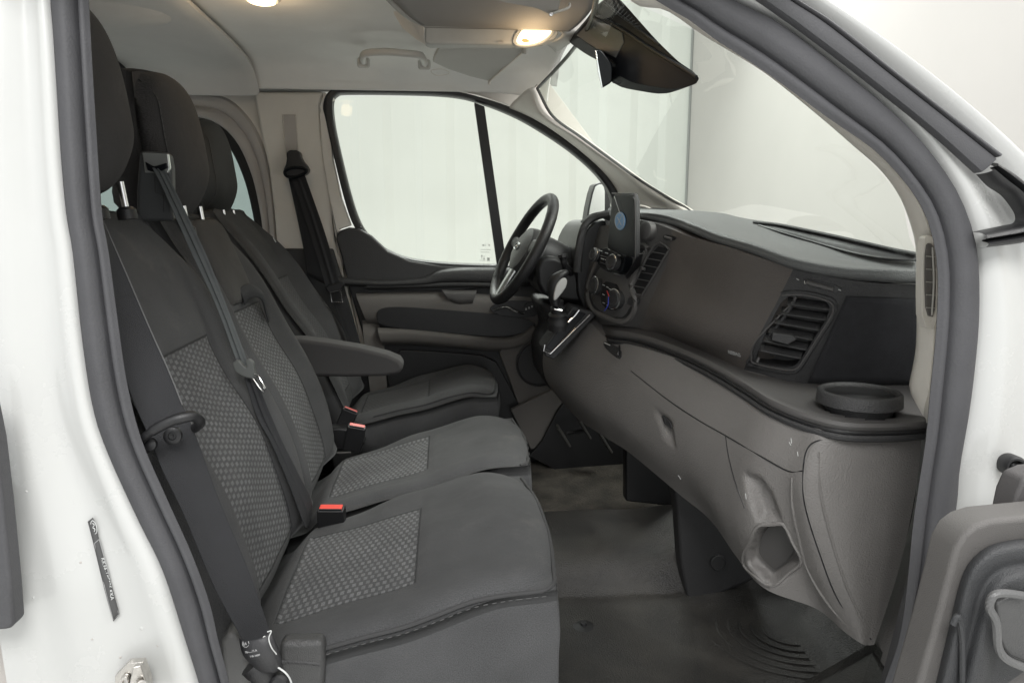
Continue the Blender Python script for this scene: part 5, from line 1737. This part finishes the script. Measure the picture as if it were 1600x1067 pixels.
# sun visors
sv = thing('sun_visor', 'far pale sun visor folded up against the headliner above the side window', 'sun visor', tuple(P(760, 130, 2.6)), 'sun visors')
vz = [P(688, 70, 2.35), P(820, 72, 2.32), P(818, 82, 2.36), P(765, 128, 2.66), P(745, 121, 2.68), P(735, 120, 2.69), P(700, 108, 2.67), P(676, 97, 2.62), P(678, 90, 2.55)]
n_ = (vz[1] - vz[0]).cross(vz[3] - vz[1]).normalized()
if n_.z < 0:
    n_ = -n_
prism('visor_board', vz, n_ * 0.014, mat('visor_vinyl', (0.5, 0.49, 0.46), 0.7, 0.4, 600), sv, bevel=0.005, seg=3)
tube('visor_rod', [P(765, 127, 2.63), P(795, 100, 2.48), P(820, 79, 2.34)], 0.003, TRIM, sv, n=1)
tube('visor_pivot', [P(765, 122, 2.65), P(764, 132, 2.65)], 0.005, TRIM, sv, n=1)
tube('visor_pivot', [P(820, 74, 2.33), P(819, 84, 2.33)], 0.007, CONS, sv, n=1)
sv = thing('sun_visor', 'near sun visor cut by the top of the photo with its white pivot clip', 'sun visor', tuple(P(830, -10, 1.7)), 'sun visors')
vz = [P(700, -60, 1.55), P(890, -60, 1.62), P(873, 18, 1.72), P(862, 26, 1.74), P(840, 16, 1.72), P(790, 2, 1.68), P(730, -8, 1.62)]
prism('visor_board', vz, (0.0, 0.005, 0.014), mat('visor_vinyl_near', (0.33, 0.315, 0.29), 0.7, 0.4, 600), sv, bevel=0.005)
tube('pivot_arm', [P(861, 22, 1.72), P(872, 18, 1.72), P(888, 12, 1.73), P(890, 6, 1.74)], 0.003, CONS, sv)
lathe('pivot_head', P(861, 22, 1.715), (0, -1, -0.2), [(0.005, 0), (0.004, 0.003), (0, 0.004)], CHROME, sv, seg=14)
# grab handle
gh = thing('grab_handle', 'pale moulded grab handle on the headliner above the far side window', 'grab handle', tuple(P(610, 100, 2.88)))
tube('grip', [P(568, 97, 2.74), P(567, 89, 2.64), P(573, 83, 2.60), P(600, 81, 2.58), P(630, 83, 2.58), P(655, 86, 2.60), P(661, 92, 2.64), P(664, 100, 2.74)], 0.012, mat('handle_plastic', (0.5, 0.49, 0.46), 0.5), gh, seg=12)
for x, y in ((568, 98), (663, 101)):
    box('handle_foot', P(x, y, 2.74), (1, 0, 0), (0, 0.3, 1), (0, -1, 0.3), (0.045, 0.035, 0.02), mat('foot_plastic', (0.5, 0.49, 0.46), 0.5), gh, bevel=0.008)
tube('hook_cover', LY([(674, 110), (690, 108), (702, 113), (695, 117), (680, 117)], 2.82), 0.0015, TRIM, gh, closed=True)
# lamps
LENS = emit('lamp_lens_warm', (1.0, 0.78, 0.48), 2.6)
lm = thing('dome_lamp', 'lit warm lamp lens in the end of the overhead console beside the mirror', 'interior lamp', tuple(P(835, 60, 1.97)), 'lit cab lamps')
lo = [(815, 43), (862, 42), (866, 50), (850, 66), (830, 71), (812, 71), (804, 66), (806, 56)]
prism('lamp_bezel', rnd2(LY([((x - 836) * 1.12 + 836, (y - 56) * 1.12 + 56) for x, y in lo], 1.975), 1), (0, 0.02, 0), CONS, lm, bevel=0.002)
prism('lamp_lens', rnd2(LY([(818, 44), (860, 43), (863, 50), (848, 63), (828, 69), (812, 69), (807, 65), (809, 57)], 1.970), 1), (0, 0.014, 0), LENS, lm, bevel=0.003)
prism('lamp_switch', rnd2(LY([(815, 60), (826, 61), (828, 66), (816, 66)], 1.966), 1), (0, 0.01, 0), mat('lamp_switch_amber', (0.6, 0.4, 0.2), 0.4), lm, bevel=0.001)
lm2 = thing('ceiling_lamp', 'lit warm round lamp in the headliner at the top edge of the photo', 'interior lamp', tuple(P(407, -8, 1.95)), 'lit cab lamps')
cc = PZ(408, -4, H + 0.595)
lathe('lamp_bezel', cc + V((0, 0, 0.008)), (0, 0, -1), [(0.052, 0), (0.052, 0.008), (0.044, 0.014), (0.040, 0.012), (0, 0.012)], CONS, lm2, scale=(1, 1.3))
lathe('lamp_lens', cc, (0, 0, -1), [(0.040, 0.0), (0.037, 0.010), (0.02, 0.016), (0, 0.017)], LENS, lm2, scale=(1, 1.3))


def point(name, loc, e, r=0.03):
    l = bpy.data.lights.new(name, 'POINT')
    l.energy = e
    l.color = WARM
    l.shadow_soft_size = r
    o = bpy.data.objects.new(name, l)
    COL.objects.link(o)
    o.location = loc


point('cab_lamp_light', P(836, 62, 1.92) + V((0, -0.01, -0.03)), 0.28)
point('rear_lamp_light', cc + V((0, 0, -0.05)), 0.45)

# rear view mirror with sensor housing
rv = thing('rear_view_mirror', 'black rear view mirror below the wide sensor housing at the top of the windscreen', 'rear view mirror', tuple(P(960, 120, 2.0)))
hs = [(898, 54), (928, 22), (948, -6), (965, -6), (1025, 62), (1060, 96), (1084, 112), (1093, 122), (1088, 131), (1065, 138), (1045, 139), (990, 130), (967, 118), (962, 92), (930, 76)]
def hd(x):
    return 2.02 - (x - 898) * 0.0019
pts = [P(x, y, hd(x)) for x, y in hs]
hb_ = prism('sensor_housing', rnd2(pts, 2, 0.15), (-0.01, 0.07, 0.0), mat('housing_black', (0.012, 0.0125, 0.015), 0.45, 0.15, 600, spec=0.3), rv, bevel=0.012, seg=5)
tube('housing_ridge', [P(x, y, hd(x) - 0.004) for x, y in ((930, 22), (975, 48), (1020, 78), (1060, 102), (1088, 120))], 0.004, BLACK, rv)
tube('housing_ridge', [P(x, y, hd(x) - 0.004) for x, y in ((944, 4), (990, 40), (1030, 70))], 0.003, BLACK, rv)
prism('grey_panel', [P(x, y, hd(x) - 0.003) for x, y in ((901, 55), (928, 26), (972, 50), (975, 66), (962, 90), (932, 76))], (0.003, 0.01, 0), mat('housing_grey', (0.09, 0.092, 0.09), 0.45, 0.3, 600), rv, bevel=0.002)
for k in range(12):
    x = 993 + 4.2 * k
    tube('vent_rib', [P(x + 3, 124 + 0.2 * k, hd(x) - 0.003), P(x, 130 + 0.2 * k, hd(x) - 0.002)], 0.0009, GLOSSB, rv, n=1)
# dotted glass frit above the housing
for k in range(16):
    t = k / 15
    tube('frit_line', [P(947 + 60 * t, 10 + 44 * t, 1.82), P(955 + 62 * t, -8 + 66 * t, 1.82)], 0.0011, BLACK, rv, n=1, seg=4)
tube('mirror_arm', L3([(938, 82, 1.97), (950, 98, 1.93), (968, 104, 1.91)]), 0.012, BLACK, rv)
mo = [(930, 76), (940, 78), (957, 100), (957, 128), (944, 136), (940, 138), (935, 110)]
prism('mirror_shell', rnd2([P(x, y, 1.86) for x, y in mo], 1, 0.15), (P(945, 105, 2.06) - P(945, 105, 1.86)), GLOSSB, rv, bevel=0.008, seg=4)
prism('mirror_face', [P(930, 78, 1.855), P(932, 80, 1.855), P(942, 137, 1.855), P(940, 138, 1.855), P(934, 112, 1.855)], (P(940, 105, 2.05) - P(940, 105, 1.86)), MIRR, rv, bevel=0.001)
tube('mirror_hook', L3([(958, 128, 1.86), (968, 130, 1.86), (970, 128, 1.86)]), 0.003, BLACK, rv, n=1)

# ================================================================== LABEL, STRIKER, NEAR DOOR
lb = thing('pillar_label', 'narrow black identification sticker with oval emblem on the white door pillar', 'sticker', tuple(near(180, 960, -0.02, 0.985)))
LBM = mat('sticker_black', (0.06, 0.06, 0.06), 0.4)
FRM = mat('sticker_frame', (0.28, 0.28, 0.28), 0.4)


def bp(x, y, off=0.0015):
    return hit(bpan, x, y, off)[0]


def lpatch(name, px, m, off, th=0.0012):
    """strip on the pillar following its flutes"""
    return prism(name, [bp(a, b, off) for a, b in px], (0, th, 0), m, lb, bevel=0)


Ls = cr([V((137.5, 813, 0)), V((147, 850, 0)), V((163, 915, 0)), V((177.5, 967.5, 0))], 5)
Rs = cr([V((147.5, 806, 0)), V((156, 840, 0)), V((170, 893, 0)), V((187, 956, 0))], 5)
loft('sticker_sheet', [[bp(a.x, a.y, 0.004), bp((a.x + b.x) / 2, (a.y + b.y) / 2, 0.004), bp(b.x, b.y, 0.004)] for a, b in zip(Ls, Rs)], LBM, lb, nu=1, nv=1, solid=0.001, soff=-1)
for q in ([(156, 840), (170, 893), (185.5, 955)], [(148, 847), (156, 840.5)], [(148, 847), (163.5, 912), (177.5, 965), (186, 956)]):
    tube('sticker_frame', [bp(a, b, 0.0046) for a, b in q], 0.0006, FRM, lb, n=1)
a0, a1 = bp(158.5, 870, 0.0052), bp(174, 934, 0.0052)
text('sticker_lettering', 'KK3A-14C525-KKA', a0, a1 - a0, V((1, 0, 0.2)), 0.0048, PALE, lb, 0.0002, (a1 - a0).length)
oc = bp(148, 821.5, 0.0052)
dl = (a1 - a0).normalized()
ds_ = dl.cross(V((0, -1, 0))).normalized()
tube('sticker_emblem', [oc + dl * 0.0095 * math.cos(t) + ds_ * 0.0036 * math.sin(t) for t in [i * math.pi / 8 for i in range(16)]], 0.0005, PALE, lb, n=1, closed=True)
tube('sticker_emblem', [oc + dl * a + ds_ * b for a, b in ((-0.006, 0.0005), (-0.003, -0.0015), (0.0, 0.0015), (0.003, -0.001), (0.006, 0.0008))], 0.0006, PALE, lb, n=3)

sk = thing('door_striker', 'steel door striker plate with wire loop bolted to the white pillar', 'door striker', tuple(near(215, 1080, 0, 0.97)))
q_ = lambda x, y, o: near(x, y, 0, 0.985) + V((0, -o, 0))
prism('striker_plate', [q_(x, y, 0.022) for x, y in ((190, 1040), (210, 1020), (233, 1019), (242, 1045), (248, 1085), (190, 1085))], (0, 0.012, 0), STEEL, sk, bevel=0.0015)
prism('striker_cheek', [q_(223, 1019, 0.034), q_(233, 1019, 0.030), q_(243, 1048, 0.030), q_(248, 1085, 0.03), q_(208, 1085, 0.034), q_(216, 1055, 0.036)], (0, 0.010, 0), STEEL, sk, bevel=0.002)
lathe('striker_bolt', q_(209, 1046, 0.024), (-0.1, -1, 0.1), [(0.009, 0), (0.009, 0.003), (0.007, 0.006), (0.004, 0.006), (0.003, 0.003), (0, 0.003)], STEEL, sk, scale=(0.75, 1.2))
tube('striker_loop', [q_(236, 1044, 0.035), q_(247, 1042, 0.06), q_(260, 1034, 0.075), q_(270, 1034, 0.07), q_(268, 1042, 0.06), q_(256, 1060, 0.045), q_(245, 1085, 0.035)], 0.0042, STEEL, sk, seg=12)
lathe('loop_collar', q_(237, 1045, 0.036), (0.5, -1, 0.2), [(0.008, 0), (0.008, 0.003), (0.005, 0.004), (0, 0.004)], STEEL, sk, seg=16)
for (x, y, r) in ((221, 981, 0.003), (126, 878, 0.0016), (188, 1026, 0.0016), (246, 1008, 0.0014), (144, 998, 0.0014), (41, 767, 0.002), (52, 933, 0.002)):
    h_ = hit(bpan, x, y, 0)
    lathe('paint_speck', h_[0], h_[1], [(r, 0), (r * 0.7, 0.0006), (0, 0.0008)], WHITE if r > 0.0018 else TRIMG, body, seg=10)

# open near door, only its rear corner is in view
nd = thing('near_passenger_door', 'inner trim corner of the opened near door with grey panel and pocket at lower right', 'door', tuple(P(1560, 1067, 0.82)))
pprism('door_trim', [(1415, 1140), (1436, 1067), (1460, 985), (1482, 900), (1492, 858), (1506, 834), (1525, 820), (1550, 812), (1600, 807), (1720, 795), (1720, 1160)], 0.80, 0.05, mat('near_door_taupe', (0.095, 0.09, 0.086), 0.55, 0.5, 800, var=0.08, vscale=8), nd, bevel=0.008, seg=4)
NG = mat('near_door_grey', (0.030, 0.031, 0.033), 0.5, 0.6, 700, var=0.12, vscale=9)
pd_px = [(1440, 1160), (1462, 1067), (1478, 1000), (1492, 940), (1503, 900), (1518, 873), (1545, 852), (1575, 844), (1600, 841), (1720, 832), (1720, 1160)]
pc = V((1640, 1020, 0))
rows = []
for t, o in ((0, 0.0), (0.03, 0.010), (0.08, 0.018), (0.16, 0.020), (0.22, 0.019), (0.30, 0.030), (0.36, 0.034), (0.45, 0.032), (0.52, 0.020), (0.7, 0.018), (1.0, 0.018)):
    ring_ = resample([V((x, y, 0)) for x, y in pd_px], 60)
    rows.append([P(*(v.lerp(pc, t)).to_tuple()[:2], 0.80 - 0.001 - o) for v in ring_])
loft('door_panel', rows, NG, nd, nu=3, nv=1, angle=0)
tube('pocket_edge', LY([(1503, 1100), (1504, 1050), (1503, 990), (1497, 962), (1488, 975)], 0.775), 0.004, NG, nd)
tube('pull_recess_edge', LY([(1600, 930), (1570, 926), (1552, 930), (1546, 948), (1556, 970), (1560, 1010), (1575, 1030), (1610, 1045)], 0.752), 0.005, mat('pull_grey', (0.1, 0.1, 0.1), 0.4, 0.3, 400), nd)
pprism('pull_plate', [(1556, 935), (1640, 930), (1640, 1040), (1582, 1030), (1564, 1005), (1560, 965)], 0.758, 0.02, mat('pull_plate_grey', (0.06, 0.06, 0.06), 0.4, 0.4, 500, var=0.15, vscale=12), nd, r=1, bevel=0.003)
pprism('hinge_cover', [(1580, 812), (1588, 775), (1600, 748), (1625, 738), (1720, 730), (1720, 806)], 0.86, 0.04, mat('hinge_cover_grey', (0.08, 0.076, 0.076), 0.6, 0.4, 600), nd, bevel=0.006)
